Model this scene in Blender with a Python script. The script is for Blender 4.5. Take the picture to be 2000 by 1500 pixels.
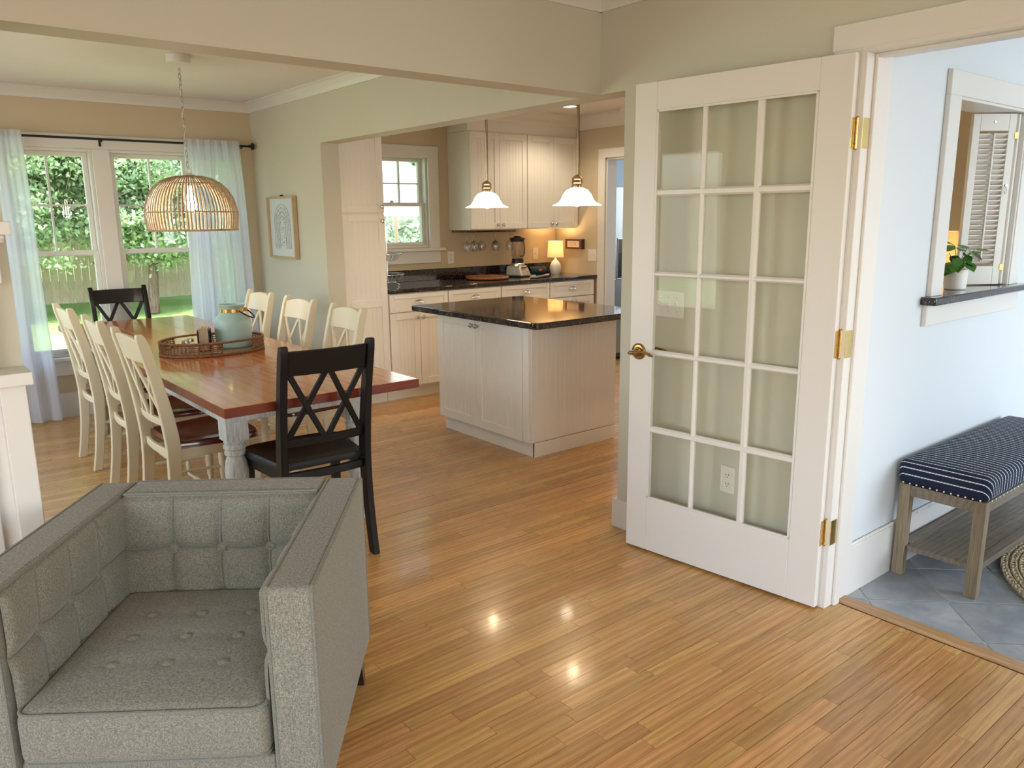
import bpy, bmesh, math, random
import numpy as np
from mathutils import Matrix, Vector
R = math.radians
random.seed(7); rng = np.random.default_rng(7)
for o in list(bpy.data.objects): bpy.data.objects.remove(o)
scene = bpy.context.scene
col = scene.collection

# ---------------------------------------------------------------- camera
CR = Vector((0.774846, -0.632087, -0.008905)); CU = Vector((0.137623, 0.154923, 0.978294)); CF = Vector((0.616987, 0.759253, -0.207032))
cam = bpy.data.cameras.new('camera'); camo = bpy.data.objects.new('camera', cam); col.objects.link(camo)
mw = Matrix.Identity(4)
for i in range(3):
    mw[i][0] = CR[i]; mw[i][1] = CU[i]; mw[i][2] = -CF[i]
mw[2][3] = 1.5
camo.matrix_world = mw
cam.sensor_width = 36; cam.lens = 1543.99 / 2000 * 36; cam.clip_start = 0.02; cam.clip_end = 300
scene.camera = camo

# ---------------------------------------------------------------- world, sun, added window fill, exposure
scene.view_settings.view_transform = 'Standard'; scene.view_settings.look = 'None'
scene.view_settings.gamma = 1; scene.view_settings.use_curve_mapping = False
scene.view_settings.exposure = 0.06
w = bpy.data.worlds.new('sky'); scene.world = w; w.use_nodes = True
nt = w.node_tree; nt.nodes.clear()
sky = nt.nodes.new('ShaderNodeTexSky'); sky.sky_type = 'NISHITA'; sky.sun_disc = False
sky.sun_elevation = R(55); sky.sun_rotation = R(200); sky.dust_density = 2.5
bg = nt.nodes.new('ShaderNodeBackground'); bg.inputs[1].default_value = 1.05
wo = nt.nodes.new('ShaderNodeOutputWorld')
nt.links.new(sky.outputs[0], bg.inputs[0]); nt.links.new(bg.outputs[0], wo.inputs[0])

def sun_light():
    d = bpy.data.lights.new('sun', 'SUN'); d.energy = 9.0; d.angle = R(0.6); d.color = (1, .95, .86)
    o = bpy.data.objects.new('sun', d); col.objects.link(o)
    o.rotation_euler = Vector((-0.20, 0.52, -0.83)).to_track_quat('-Z', 'Y').to_euler()
sun_light()
def area(name, loc, direction, sx, sy, power, color):
    d = bpy.data.lights.new(name, 'AREA'); d.shape = 'RECTANGLE'; d.size = sx; d.size_y = sy; d.energy = power; d.color = color
    o = bpy.data.objects.new(name, d); col.objects.link(o); o.location = loc
    o.rotation_euler = Vector(direction).to_track_quat('-Z', 'Y').to_euler()
    return o
def point(name, loc, power, color, size=.03):
    d = bpy.data.lights.new(name, 'POINT'); d.energy = power; d.color = color; d.shadow_soft_size = size
    o = bpy.data.objects.new(name, d); col.objects.link(o); o.location = loc
    return o
DAY = (.84, .93, 1.0); WARM = (1, .73, .42)
# area lamps added to stand in for daylight at unseen windows
area('daylight_fill_living_side', (-2.55, .1, 1.4), (1, .1, -.45), 3.0, 1.5, 32, (.90, .96, 1))
area('daylight_fill_living_back', (.4, -3.1, 1.4), (.1, 1, -.5), 3.0, 1.5, 42, (.90, .96, 1))
area('daylight_fill_dining_side', (-1.15, 4.8, 1.35), (1, 0, -.05), 2.2, 1.4, 30, (.95, .99, .95))
area('fill_kitchen_side', (5.55, 3.4, 1.6), (-1, .1, -.05), 1.2, 1.0, 6, (1, .92, .8))  # added warm fill lamp in front of solid wall, no window here
area('daylight_foyer', (4.9, -1.85, 1.5), (-.25, 1, -.05), 2.0, 1.7, 60, (.80, .89, 1.0))
area('daylight_fill_pantry', (7.5, 5.0, 1.7), (-1, .1, -.1), 1.0, 1.2, 17, (.78, .88, 1.0))

# ---------------------------------------------------------------- mesh builder
class MB:
    def __init__(s): s.v = []; s.f = []; s.M = Matrix.Identity(4)
    def add(s, vs, fs):
        n = len(s.v); M = s.M
        s.v += [tuple(M @ Vector(p)) for p in vs]; s.f += [tuple(i + n for i in f) for f in fs]
        return s
    def box(s, x0, x1, y0, y1, z0, z1):
        vs = [(x, y, z) for x in (x0, x1) for y in (y0, y1) for z in (z0, z1)]
        return s.add(vs, [(0,1,3,2),(4,6,7,5),(0,4,5,1),(2,3,7,6),(0,2,6,4),(1,5,7,3)])
    def hexa(s, b, t):   # bottom quad, top quad (4 points each, same order)
        return s.add(list(b) + list(t), [(3,2,1,0),(4,5,6,7),(0,1,5,4),(1,2,6,5),(2,3,7,6),(3,0,4,7)])
    def tube(s, pts, r, n=8, closed=False, caps=True, up=None, flat=1.0):
        P = [Vector(p) for p in pts]; m = len(P)
        rr = r if hasattr(r, '__len__') else [r] * m
        vs = []; prev = None
        for i in range(m):
            if closed: t = P[(i+1) % m] - P[i-1]
            else: t = P[min(i+1, m-1)] - P[max(i-1, 0)]
            t.normalize()
            if prev is None:
                u = Vector(up) if up else (Vector((0,0,1)) if abs(t.z) < .9 else Vector((1,0,0)))
            else: u = prev
            u = (u - t * u.dot(t)).normalized(); prev = u; b = t.cross(u)
            for k in range(n):
                a = 2*math.pi*k/n
                vs.append(P[i] + (u*math.cos(a)*flat + b*math.sin(a)) * rr[i])
        fs = []
        for i in range(m if closed else m-1):
            j = (i+1) % m
            for k in range(n): fs.append((i*n+k, i*n+(k+1) % n, j*n+(k+1) % n, j*n+k))
        if caps and not closed: fs += [tuple(range(n-1, -1, -1)), tuple((m-1)*n + k for k in range(n))]
        return s.add(vs, fs)
    def lathe(s, prof, c=(0,0,0), n=24, caps=True, ax='z'):
        vs = []
        for r, z in prof:
            for k in range(n):
                a = 2*math.pi*k/n; x, y = r*math.cos(a), r*math.sin(a)
                p = (x, y, z) if ax == 'z' else ((x, z, y) if ax == 'y' else (z, x, y))
                vs.append((c[0]+p[0], c[1]+p[1], c[2]+p[2]))
        fs = []
        for i in range(len(prof)-1):
            for k in range(n): fs.append((i*n+k, i*n+(k+1) % n, (i+1)*n+(k+1) % n, (i+1)*n+k))
        if caps: fs += [tuple(range(n-1, -1, -1)), tuple((len(prof)-1)*n+k for k in range(n))]
        return s.add(vs, fs)
    def prism(s, poly, lo, hi, ax='z'):   # poly in the other two axes
        n = len(poly)
        def P(a, b, h): return (a, b, h) if ax == 'z' else ((a, h, b) if ax == 'y' else (h, a, b))
        vs = [P(a, b, lo) for a, b in poly] + [P(a, b, hi) for a, b in poly]
        return s.add(vs, [tuple(range(n-1, -1, -1)), tuple(range(n, 2*n))] + [(i, (i+1) % n, n+(i+1) % n, n+i) for i in range(n)])
    def grid(s, fn, nu, nv):
        vs = [fn(i/nu, j/nv) for j in range(nv+1) for i in range(nu+1)]
        return s.add(vs, [(j*(nu+1)+i, j*(nu+1)+i+1, (j+1)*(nu+1)+i+1, (j+1)*(nu+1)+i) for j in range(nv) for i in range(nu)])
    def sweep(s, A, B, prof, inward):   # molding: profile (out, z) swept from A to B; 'inward' is the direction of 'out'
        A = Vector(A); B = Vector(B); o = Vector(inward); n = len(prof)
        vs = [A + o*p + Vector((0,0,z)) for p, z in prof] + [B + o*p + Vector((0,0,z)) for p, z in prof]
        return s.add(vs, [tuple(range(n-1, -1, -1)), tuple(range(n, 2*n))] + [(i, (i+1) % n, n+(i+1) % n, n+i) for i in range(n)])
    def build(s, name, mat, parent=None, smooth=30, bevel=0, segs=2, kind=None, label=None):
        me = bpy.data.meshes.new(name); me.from_pydata([tuple(v) for v in s.v], [], s.f); me.update()
        bm = bmesh.new(); bm.from_mesh(me); bmesh.ops.recalc_face_normals(bm, faces=bm.faces); bm.to_mesh(me); bm.free()
        if mat: me.materials.append(mat)
        if smooth:
            me.polygons.foreach_set('use_smooth', [True]*len(me.polygons)); me.set_sharp_from_angle(angle=R(smooth))
        o = bpy.data.objects.new(name, me); col.objects.link(o)
        if parent: o.parent = parent
        if bevel:
            m = o.modifiers.new('bevel', 'BEVEL'); m.width = bevel; m.segments = segs; m.limit_method = 'ANGLE'; m.angle_limit = R(40); m.harden_normals = False
        if kind: o['kind'] = kind
        if label: o['label'] = label
        return o
def tag(o, label=None, cat=None, group=None, kind=None):
    if label: o['label'] = label
    if cat: o['category'] = cat
    if group: o['group'] = group
    if kind: o['kind'] = kind
    return o
def thing(name, label, cat, loc=(0,0,0), rz=0, group=None):
    o = bpy.data.objects.new(name, None); col.objects.link(o); o.location = loc; o.rotation_euler = (0,0,rz); o.empty_display_size = .05
    return tag(o, label, cat, group)
def copy_tree(o, parent=None):
    kids = [c for c in bpy.data.objects if c.parent == o]
    c = o.copy(); col.objects.link(c)
    if parent: c.parent = parent
    for k in kids: copy_tree(k, c)
    return c
def frameM(O, U, N):   # local a along U, b along N (outward), c up
    U = Vector(U).normalized(); N = Vector(N).normalized(); Z = Vector((0,0,1)); M = Matrix.Identity(4)
    for i in range(3): M[i][0] = U[i]; M[i][1] = N[i]; M[i][2] = Z[i]; M[i][3] = O[i]
    return M
def nb(M=None):
    m = MB()
    if M is not None: m.M = M
    return m
def roundbox(hx, hy, hz, r, n=10, fn=None):
    m = MB(); key = {}; h = (hx, hy, hz)
    def vid(p):
        q = [max(-(h[i]-r), min(h[i]-r, p[i])) for i in range(3)]
        d = Vector((p[i]-q[i] for i in range(3)))
        if d.length > 1e-9: d = d.normalized()*r
        out = Vector(q) + d
        if fn: out = fn(out)
        k = tuple(round(c, 5) for c in p)
        if k not in key: key[k] = len(m.v); m.v.append(tuple(out))
        return key[k]
    def coords(L):
        inner = [(-(L-r)) + 2*(L-r)*i/n for i in range(n+1)]
        e = [L - r + r*math.tan(a*math.pi/16)/1.0 for a in (1, 2, 3, 4)]
        return [-v for v in reversed(e)] + inner + e
    for a in range(3):
        b, c = (a+1) % 3, (a+2) % 3
        cb, cc = coords(h[b]), coords(h[c])
        for sgn in (-1, 1):
            for i in range(len(cb)-1):
                for j in range(len(cc)-1):
                    q = []
                    for (ii, jj) in ((i,j),(i+1,j),(i+1,j+1),(i,j+1)):
                        p = [0,0,0]; p[a] = sgn*h[a]; p[b] = cb[ii]; p[c] = cc[jj]; q.append(vid(p))
                    if len(set(q)) == 4: m.f.append(tuple(q))
    return m

# ---------------------------------------------------------------- materials
def mat(name, base=(.8,.8,.8), rough=.5, metal=0, spec=.5, coat=0, emis=None, estr=0, trans=0, ior=1.45, alpha=1, sheen=0):
    m = bpy.data.materials.new(name); m.use_nodes = True; b = m.node_tree.nodes['Principled BSDF']
    b.inputs['Base Color'].default_value = (*base, 1); b.inputs['Roughness'].default_value = rough; b.inputs['Metallic'].default_value = metal
    b.inputs['Specular IOR Level'].default_value = spec; b.inputs['Coat Weight'].default_value = coat; b.inputs['Coat Roughness'].default_value = .08
    b.inputs['Transmission Weight'].default_value = trans; b.inputs['IOR'].default_value = ior; b.inputs['Alpha'].default_value = alpha
    if sheen: b.inputs['Sheen Weight'].default_value = sheen
    if emis: b.inputs['Emission Color'].default_value = (*emis, 1); b.inputs['Emission Strength'].default_value = estr
    return m
class NT:
    def __init__(s, m): s.t = m.node_tree; s.b = s.t.nodes.get('Principled BSDF')
    def n(s, ty, **k):
        x = s.t.nodes.new(ty)
        for a, v in k.items():
            if a.startswith('i_'):
                key = a[2:]; key = int(key) if key.isdigit() else key
                x.inputs[key].default_value = v
            else: setattr(x, a, v)
        return x
    def l(s, a, b): s.t.links.new(a, b)
    def math(s, op, a, b=None, c=None):
        x = s.n('ShaderNodeMath', operation=op)
        for i, v in enumerate((a, b, c)):
            if v is None: continue
            if isinstance(v, (int, float)): x.inputs[i].default_value = v
            else: s.l(v, x.inputs[i])
        return x.outputs[0]
    def pos(s, scale=(1,1,1), offs=None, src='pos'):
        if src == 'pos': g = s.n('ShaderNodeNewGeometry').outputs['Position']
        else: g = s.n('ShaderNodeTexCoord').outputs['Object']
        mp = s.n('ShaderNodeMapping'); mp.inputs['Scale'].default_value = scale; s.l(g, mp.inputs[0])
        if offs is not None: s.l(offs, mp.inputs['Location'])
        return mp.outputs[0]
    def noise(s, vec, scale, detail=3, rough=.5, dist=0):
        x = s.n('ShaderNodeTexNoise'); x.inputs['Scale'].default_value = scale; x.inputs['Detail'].default_value = detail
        x.inputs['Roughness'].default_value = rough; x.inputs['Distortion'].default_value = dist; s.l(vec, x.inputs['Vector']); return x.outputs[0]
    def ramp(s, fac, stops):
        x = s.n('ShaderNodeValToRGB'); e = x.color_ramp.elements
        while len(e) < len(stops): e.new(.5)
        for i, (p, c) in enumerate(stops): e[i].position = p; e[i].color = (*c, 1) if len(c) == 3 else c
        s.l(fac, x.inputs[0]); return x.outputs[0]
    def mix(s, fac, a, b, blend='MIX'):
        x = s.n('ShaderNodeMix', data_type='RGBA', blend_type=blend)
        for i, v in ((0, fac), (6, a), (7, b)):
            if isinstance(v, (int, float)): x.inputs[i].default_value = v
            elif isinstance(v, tuple): x.inputs[i].default_value = (*v, 1)
            else: s.l(v, x.inputs[i])
        return x.outputs[2]
    def bump(s, h, strength=.3, dist=.002):
        x = s.n('ShaderNodeBump'); x.inputs['Strength'].default_value = strength; x.inputs['Distance'].default_value = dist
        s.l(h, x.inputs['Height']); s.l(x.outputs[0], s.b.inputs['Normal'])
def paint(name, c, rough=.6, tex=.12, spec=.3):
    m = mat(name, c, rough, spec=spec); t = NT(m); p = t.pos((1,1,1))
    n1 = t.noise(p, 1.3, 2); cc = t.mix(n1, tuple(x*.96 for x in c), tuple(min(1, x*1.03) for x in c)); t.l(cc, t.b.inputs[0])
    n = t.noise(p, 260, 2); t.bump(n, tex, .0006); return m
def wood(name, c1, c2, c3, axis='x', rough=.3, coat=.3, scale=1.0, tone='obj', tonev=.35, knots=False, src='pos', bump=.1, dist=9, fa=.5):
    m = mat(name, c1, rough, coat=coat); t = NT(m)
    if tone == 'obj': r = t.n('ShaderNodeObjectInfo').outputs['Random']
    elif tone == 'attr': r = t.n('ShaderNodeAttribute', attribute_name='tone').outputs['Fac']
    else: r = None
    offs = None
    if r is not None:
        cx = t.n('ShaderNodeCombineXYZ'); t.l(t.math('MULTIPLY', r, 37.), cx.inputs[0]); t.l(t.math('MULTIPLY', r, 19.), cx.inputs[1]); t.l(t.math('MULTIPLY', r, 53.), cx.inputs[2]); offs = cx.outputs[0]
    st = {'x': (1.0, 9, 9), 'y': (9, 1.0, 9), 'z': (9, 9, 1.0)}[axis]
    st = tuple(v*scale for v in st)
    p = t.pos(st, offs, src)
    big = t.noise(p, 1.2, 3, .5, .6)
    wv = t.n('ShaderNodeTexWave', wave_type='BANDS', bands_direction={'x': 'Y', 'y': 'X', 'z': 'X'}[axis]); wv.inputs['Scale'].default_value = 1.3
    wv.inputs['Distortion'].default_value = dist; wv.inputs['Detail'].default_value = 2.5; wv.inputs['Detail Scale'].default_value = .8; t.l(p, wv.inputs['Vector'])
    fine = t.noise(t.pos(tuple(v*scale for v in {'x': (3, 90, 90), 'y': (90, 3, 90), 'z': (90, 90, 3)}[axis]), offs, src), 2.5, 3, .6)
    a = t.mix(t.ramp(wv.outputs[0], [(.25, (0,0,0)), (.95, (1,1,1))]), c1, c2)
    a = t.mix(t.math('MULTIPLY', t.ramp(big, [(.35, (0,0,0)), (.7, (1,1,1))]), .55), a, c3)
    a = t.mix(t.math('MULTIPLY', t.ramp(fine, [(.42, (0,0,0)), (.68, (1,1,1))]), fa), a, tuple(x*.45 for x in c3))
    if r is not None:
        hs = t.n('ShaderNodeHueSaturation'); t.l(a, hs.inputs['Color']); v = t.math('ADD', t.math('MULTIPLY', r, tonev), 1 - tonev/2 + .08); t.l(v, hs.inputs['Value'])
        rr = t.math('FRACT', t.math('MULTIPLY', r, 7.31)); t.l(t.math('ADD', t.math('MULTIPLY', rr, .014), .493), hs.inputs['Hue']); a = hs.outputs[0]
    t.l(a, t.b.inputs[0]); t.bump(fine, bump, .0008)
    t.l(t.math('ADD', t.math('MULTIPLY', fine, .12), rough - .05), t.b.inputs['Roughness'])
    return m
def granite(name, c=(.012,.011,.013), fleck=(.30,.19,.13), s=.75, rough=.06):
    m = mat(name, c, rough, spec=.6, coat=.3); t = NT(m); p = t.pos()
    v = t.n('ShaderNodeTexVoronoi', feature='F1'); v.inputs['Scale'].default_value = 150*s; t.l(p, v.inputs['Vector'])
    n = t.noise(p, 90*s, 4, .6); n2 = t.noise(p, 30*s, 3)
    f = t.ramp(v.outputs['Distance'], [(.15, (1,1,1)), (.42, (0,0,0))])
    f2 = t.math('MULTIPLY', f, t.ramp(n, [(.46, (0,0,0)), (.56, (1,1,1))]))
    a = t.mix(f2, c, fleck); a = t.mix(t.math('MULTIPLY', t.ramp(n2, [(.55, (0,0,0)), (.72, (1,1,1))]), .45), a, (.07,.06,.055)); t.l(a, t.b.inputs[0]); return m
def glass_thin(name, tint=(1,1,1), refl=.10, rough=0.0):
    m = bpy.data.materials.new(name); m.use_nodes = True; t = m.node_tree; t.nodes.clear()
    tr = t.nodes.new('ShaderNodeBsdfTransparent'); tr.inputs[0].default_value = (*tint, 1); gl = t.nodes.new('ShaderNodeBsdfGlossy'); gl.inputs['Roughness'].default_value = rough
    lw = t.nodes.new('ShaderNodeLayerWeight'); lw.inputs[0].default_value = .5
    pw_ = t.nodes.new('ShaderNodeMath'); pw_.operation = 'POWER'; t.links.new(lw.outputs['Facing'], pw_.inputs[0]); pw_.inputs[1].default_value = 5
    mu = t.nodes.new('ShaderNodeMath'); mu.operation = 'MULTIPLY_ADD'; mu.inputs[1].default_value = .7; mu.inputs[2].default_value = refl*.5; t.links.new(pw_.outputs[0], mu.inputs[0])
    mx = t.nodes.new('ShaderNodeMixShader'); t.links.new(mu.outputs[0], mx.inputs[0]); t.links.new(tr.outputs[0], mx.inputs[1]); t.links.new(gl.outputs[0], mx.inputs[2])
    ou = t.nodes.new('ShaderNodeOutputMaterial'); t.links.new(mx.outputs[0], ou.inputs[0]); return m

WALL = paint('wall_paint', (.60,.575,.465)); WALLWARM = paint('warm_lit_wall_paint', (.60,.50,.345)); FOYW = paint('foyer_paint', (.68,.72,.74)); CEIL = paint('ceiling_paint', (.82,.78,.73), .8)  # second wall tone has warm lamplight and backlight put into the paint colour
TRIM = paint('trim_paint', (.74,.715,.665), .35, .03, .5); CAB = paint('cabinet_paint', (.84,.80,.72), .38, .02, .5)
SILLW = TRIM
BLUEW = paint('pantry_wall_paint', (.62,.74,.84))
FC = ((.68,.405,.145), (.56,.30,.095), (.41,.19,.05))
FLOORM = wood('oak_board', *FC, 'x', .27, .2, 1.0, 'obj', .26)
FLOORA = wood('oak_boards_far', *FC, 'x', .27, .2, 1.0, 'attr', .26)
SEAMM = mat('floor_seam', (.10,.05,.02), .8)
THRM = wood('oak_threshold', (.58,.36,.18), (.50,.29,.13), (.42,.23,.10), 'y', .35, .2, 1, 'none')
GRAN = granite('dark_granite'); BRASS = mat('polished_brass', (.72,.52,.20), .22, 1); BRASSD = mat('antique_brass', (.42,.27,.10), .25, 1)
NICK = mat('brushed_nickel', (.60,.57,.52), .28, 1); BLACKM = mat('black_metal', (.015,.014,.013), .45, .3); STEEL = mat('stainless_steel', (.48,.48,.46), .36, 1)
GLASS = glass_thin('window_glass', (.99,1,.995), .06); DGLASS = glass_thin('door_glass', (.98,.985,.965), .035)
CLEAR = glass_thin('clear_glass', (.95,.95,.94), .2, .02); JARG = glass_thin('blender_jar', (.80,.78,.78), .3, .05)
PLATE = mat('plate_plastic', (.80,.77,.70), .35); DARKP = mat('dark_plastic', (.02,.02,.022), .3); SLOT = mat('outlet_slot', (.05,.045,.04), .5)

# ================================================================ the setting
XR, XI = 2.725, 2.87        # the wall between living/dining and kitchen/foyer
CZ = 2.45
def wall(name, axis, p0, p1, a0, a1, z0, z1, holes, m, label=None, parent=None):
    """slab p0..p1 thick along the other axis, running a0..a1; holes (a0,a1,z0,z1)"""
    mb = MB(); A = sorted({a0, a1} | {h for q in holes for h in q[:2]}); Z = sorted({z0, z1} | {h for q in holes for h in q[2:]})
    A = [a for a in A if a0 <= a <= a1]; Z = [z for z in Z if z0 <= z <= z1]
    for i in range(len(A)-1):
        zs = None
        for j in range(len(Z)-1):
            ca, cz = (A[i]+A[i+1])/2, (Z[j]+Z[j+1])/2
            if any(h[0] < ca < h[1] and h[2] < cz < h[3] for h in holes): continue
            if axis == 'x': mb.box(A[i], A[i+1], p0, p1, Z[j], Z[j+1])
            else: mb.box(p0, p1, A[i], A[i+1], Z[j], Z[j+1])
    bm = bmesh.new(); me = bpy.data.meshes.new('t'); me.from_pydata(mb.v, [], mb.f); bm.from_mesh(me)
    bmesh.ops.remove_doubles(bm, verts=bm.verts, dist=1e-5)
    seen = {}
    for f in bm.faces: seen.setdefault(frozenset(v.index for v in f.verts), []).append(f)
    bmesh.ops.delete(bm, geom=[f for fs in seen.values() if len(fs) > 1 for f in fs], context='FACES_ONLY')
    bm.verts.index_update(); mb.v = [tuple(v.co) for v in bm.verts]; mb.f = [tuple(v.index for v in f.verts) for f in bm.faces]; bm.free(); bpy.data.meshes.remove(me)
    o = mb.build(name, m, parent, smooth=0)
    if not parent: o['kind'] = 'structure'
    if label: o['label'] = label
    return o

WINX = [(.19,.72), (.905,1.44), (1.62,2.175), (2.32,2.52)]     # dining glass openings (sash outer = +-.035)
WZ0, WZ1 = .47, 2.03
wb = wall('wall_back', 'x', 6.85, 6.99, -1.2, XI, 0, CZ, [(a-.03, b+.03, WZ0, WZ1) for a, b in WINX], WALLWARM, 'dining room wall, colour warmed for backlight, holding the tall garden windows')
wall('wall_right', 'y', XR, XI, 5.552, 6.85, 0, CZ, [], WALL, 'dining room wall where the framed print hangs')
wr = wall('wall_right', 'y', XR, XI, .53, 5.552, 0, CZ, [(.53, 1.45, -1, 2.05), (2.54, 5.552, -1, 2.042)], WALL, 'wall over the kitchen opening and behind the glazed door')
wall('wall_right', 'y', XR, XI, -3.2, .53, 0, CZ, [], WALL, 'living room wall beyond the foyer doorway')
wall('wall_header', 'x', 2.696, 2.838, .33, XR, 2.042, CZ, [], WALL, 'beam across the ceiling between living and dining rooms')
wall('wall_front', 'x', 2.696, 2.85, -2.6, .33, 0, CZ, [], WALL, 'wall stub behind the white mantel at the opening')
wall('wall_left', 'y', -2.72, -2.6, -3.2, 2.85, 0, CZ, [(-1.4, 1.6, .65, 2.15)], WALL, 'living room side wall with a wide window')
wall('wall_rear', 'x', -3.34, -3.2, -2.6, XR, 0, CZ, [(-1.1, 1.9, .65, 2.15)], WALL, 'living room rear wall with a wide window')
wall('wall_dining_left', 'y', -1.34, -1.2, 2.85, 6.99, 0, CZ, [(3.7, 5.9, .65, 2.05)], WALL, 'dining room side wall with a window')
wk = wall('wall_kitchen_back', 'x', 6.2, 6.34, XI, 5.76, 0, CZ, [(3.385, 4.075, 1.235, 2.035)], WALLWARM, 'kitchen wall, colour warmed for lamplight, behind the counter and window')
wall('wall_kitchen_right', 'y', 5.64, 5.76, 1.585, 6.2, 0, CZ, [(4.6, 5.483, -1, 2.04)], WALLWARM, 'kitchen wall, colour warmed for lamplight, with the doorway to the pantry')
wall('wall_foyer', 'x', 1.445, 1.515, XI, 6.2, 0, CZ, [(3.47, 4.19, 1.14, 1.952)], FOYW, 'pale blue foyer wall with the pass-through')
wall('wall_kitchen_near', 'x', 1.515, 1.585, XI, 6.2, 0, CZ, [(3.47, 4.19, 1.14, 1.952)], WALLWARM, 'kitchen face of the pass-through wall')
wall('wall_foyer_far', 'y', 6.08, 6.2, -2.0, 1.445, 0, CZ, [], FOYW, 'far pale blue wall of the foyer')
wall('wall_foyer_front', 'x', -2.1, -2.0, XI, 6.2, 0, CZ, [(3.9, 5.9, .65, 2.35)], FOYW, 'foyer entrance wall with a window')
wall('wall_pantry_back', 'x', 6.44, 6.54, 5.76, 7.7, 0, CZ, [], BLUEW, 'pale blue pantry wall above the refrigerator')
wall('wall_pantry_right', 'y', 7.6, 7.7, 3.6, 6.44, 0, CZ, [(4.5, 5.5, 1.1, 2.2)], BLUEW, 'pantry side wall with a window')
wall('wall_pantry_front', 'x', 3.5, 3.6, 5.76, 7.7, 0, CZ, [], BLUEW, 'near pantry wall')
c = MB().box(-2.72, 7.8, -3.34, 6.99, CZ, CZ+.12).build('ceiling', CEIL, smooth=0); tag(c, 'off-white plaster ceiling running through all the rooms', kind='structure')

# --- hardwood floor: boards are parts
fl = MB().box(-2.6, XR+.075, -3.2, 2.7, -.08, -.0065).box(-1.2, XR+.075, 2.7, 6.85, -.08, -.0065).box(XR+.075, 7.6, 1.53, 6.44, -.08, -.0065).build('floor', SEAMM, smooth=0)
tag(fl, 'honey oak strip floor of living, dining and kitchen', kind='structure')
rows = []
PW = .0575
y = -.25
while y < 6.84:
    xa, xb = -.75, (2.798 if y < 1.585 else 5.63)
    x = xa - random.uniform(0, .8)
    while x < xb:
        L = random.choice((.35, .5, .7, .9, 1.1, 1.4)) * random.uniform(.85, 1.15)
        a, b = max(x, xa), min(x+L, xb)
        if b - a > .03: rows.append((a, b, y, min(y+PW, 6.85)))
        x += L
    y += PW
def score(q):
    c = Vector(((q[0]+q[1])/2, (q[2]+q[3])/2, -1.5)); d = c.dot(CF)
    if d < .5: return 0
    u, v = c.dot(CR)/d*1544, c.dot(CU)/d*1544
    m = 500*(q[1]-q[0])/d
    if abs(u) > 1000+m or abs(v) > 750+m*.6: return 0
    return (q[1]-q[0])*1.5/d**3
rows.sort(key=score, reverse=True)
ubox = None
def plank_mesh():
    g = .004; m = MB(); m.hexa([(0,0,-1),(1,0,-1),(1,1,-1),(0,1,-1)], [(0,0,0),(1,0,0),(1,1,0),(0,1,0)])
    return m
first = None
for i, (a, b, y0, y1) in enumerate(rows[:300]):
    if first is None: o = first = plank_mesh().build('board', FLOORM, fl, smooth=0)
    else: o = first.copy(); col.objects.link(o); o.parent = fl
    dz = random.uniform(-.0004, .0001)
    o.location = (a+.0008, y0+.0008, dz); o.scale = (b-a-.0016, y1-y0-.0016, .0064)
mb = MB(); tones = []
for a, b, y0, y1 in rows[300:]:
    mb.hexa([(a+.0008,y0+.0008,-.0065),(b-.0008,y0+.0008,-.0065),(b-.0008,y1-.0008,-.0065),(a+.0008,y1-.0008,-.0065)], [(a+.0008,y0+.0008,0),(b-.0008,y0+.0008,0),(b-.0008,y1-.0008,0),(a+.0008,y1-.0008,0)])
    tones += [random.random()]*6
o = mb.build('boards', FLOORA, fl, smooth=0, kind='stuff')
at = o.data.attributes.new('tone', 'FLOAT', 'FACE'); at.data.foreach_set('value', tones)
rest = MB().box(-2.6, -.75, -3.2, 2.7, -.0064, 0).box(-1.2, -.75, 2.85, 6.85, -.0064, 0).box(-.75, 2.798, -3.2, -.25, -.0064, 0).box(5.64, 7.6, 3.6, 6.44, -.0064, 0).build('floor_margin', FLOORM, fl, smooth=0)
th = MB().prism([(XR+.078, 0), (XR+.078, .004), (XR+.09, .008), (XI-.004, .008), (XI+.006, .004), (XI+.006, 0)], .53, 1.43, 'y').build('trim_1', THRM, smooth=0)
tag(th, 'oak threshold strip between the oak floor and the foyer tiles', kind='structure')

# --- foyer tiles laid diagonally
GROUT = mat('tile_grout', (.66,.66,.64), .9)
TILE = mat('foyer_tile', (.25,.31,.36), .32, spec=.4); t = NT(TILE)
rnd = t.n('ShaderNodeObjectInfo').outputs['Random']; p = t.pos(); n = t.noise(p, 7, 5, .6, .4); n2 = t.noise(p, 60, 3)
cc = t.ramp(n, [(.3, (.23,.255,.27)), (.5, (.31,.335,.35)), (.72, (.42,.44,.45))]); hs = t.n('ShaderNodeHueSaturation'); t.l(cc, hs.inputs['Color']); t.l(t.math('ADD', t.math('MULTIPLY', rnd, .25), .9), hs.inputs['Value']); t.l(hs.outputs[0], t.b.inputs[0]); t.bump(n2, .15, .001)
ft = MB().box(XI, 6.08, -2.0, 1.445, -.08, -.004).build('floor', GROUT, smooth=0); tag(ft, 'grey-blue ceramic tile floor of the foyer', kind='structure')
Dp = .431; tl_first = {}
import itertools
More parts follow.
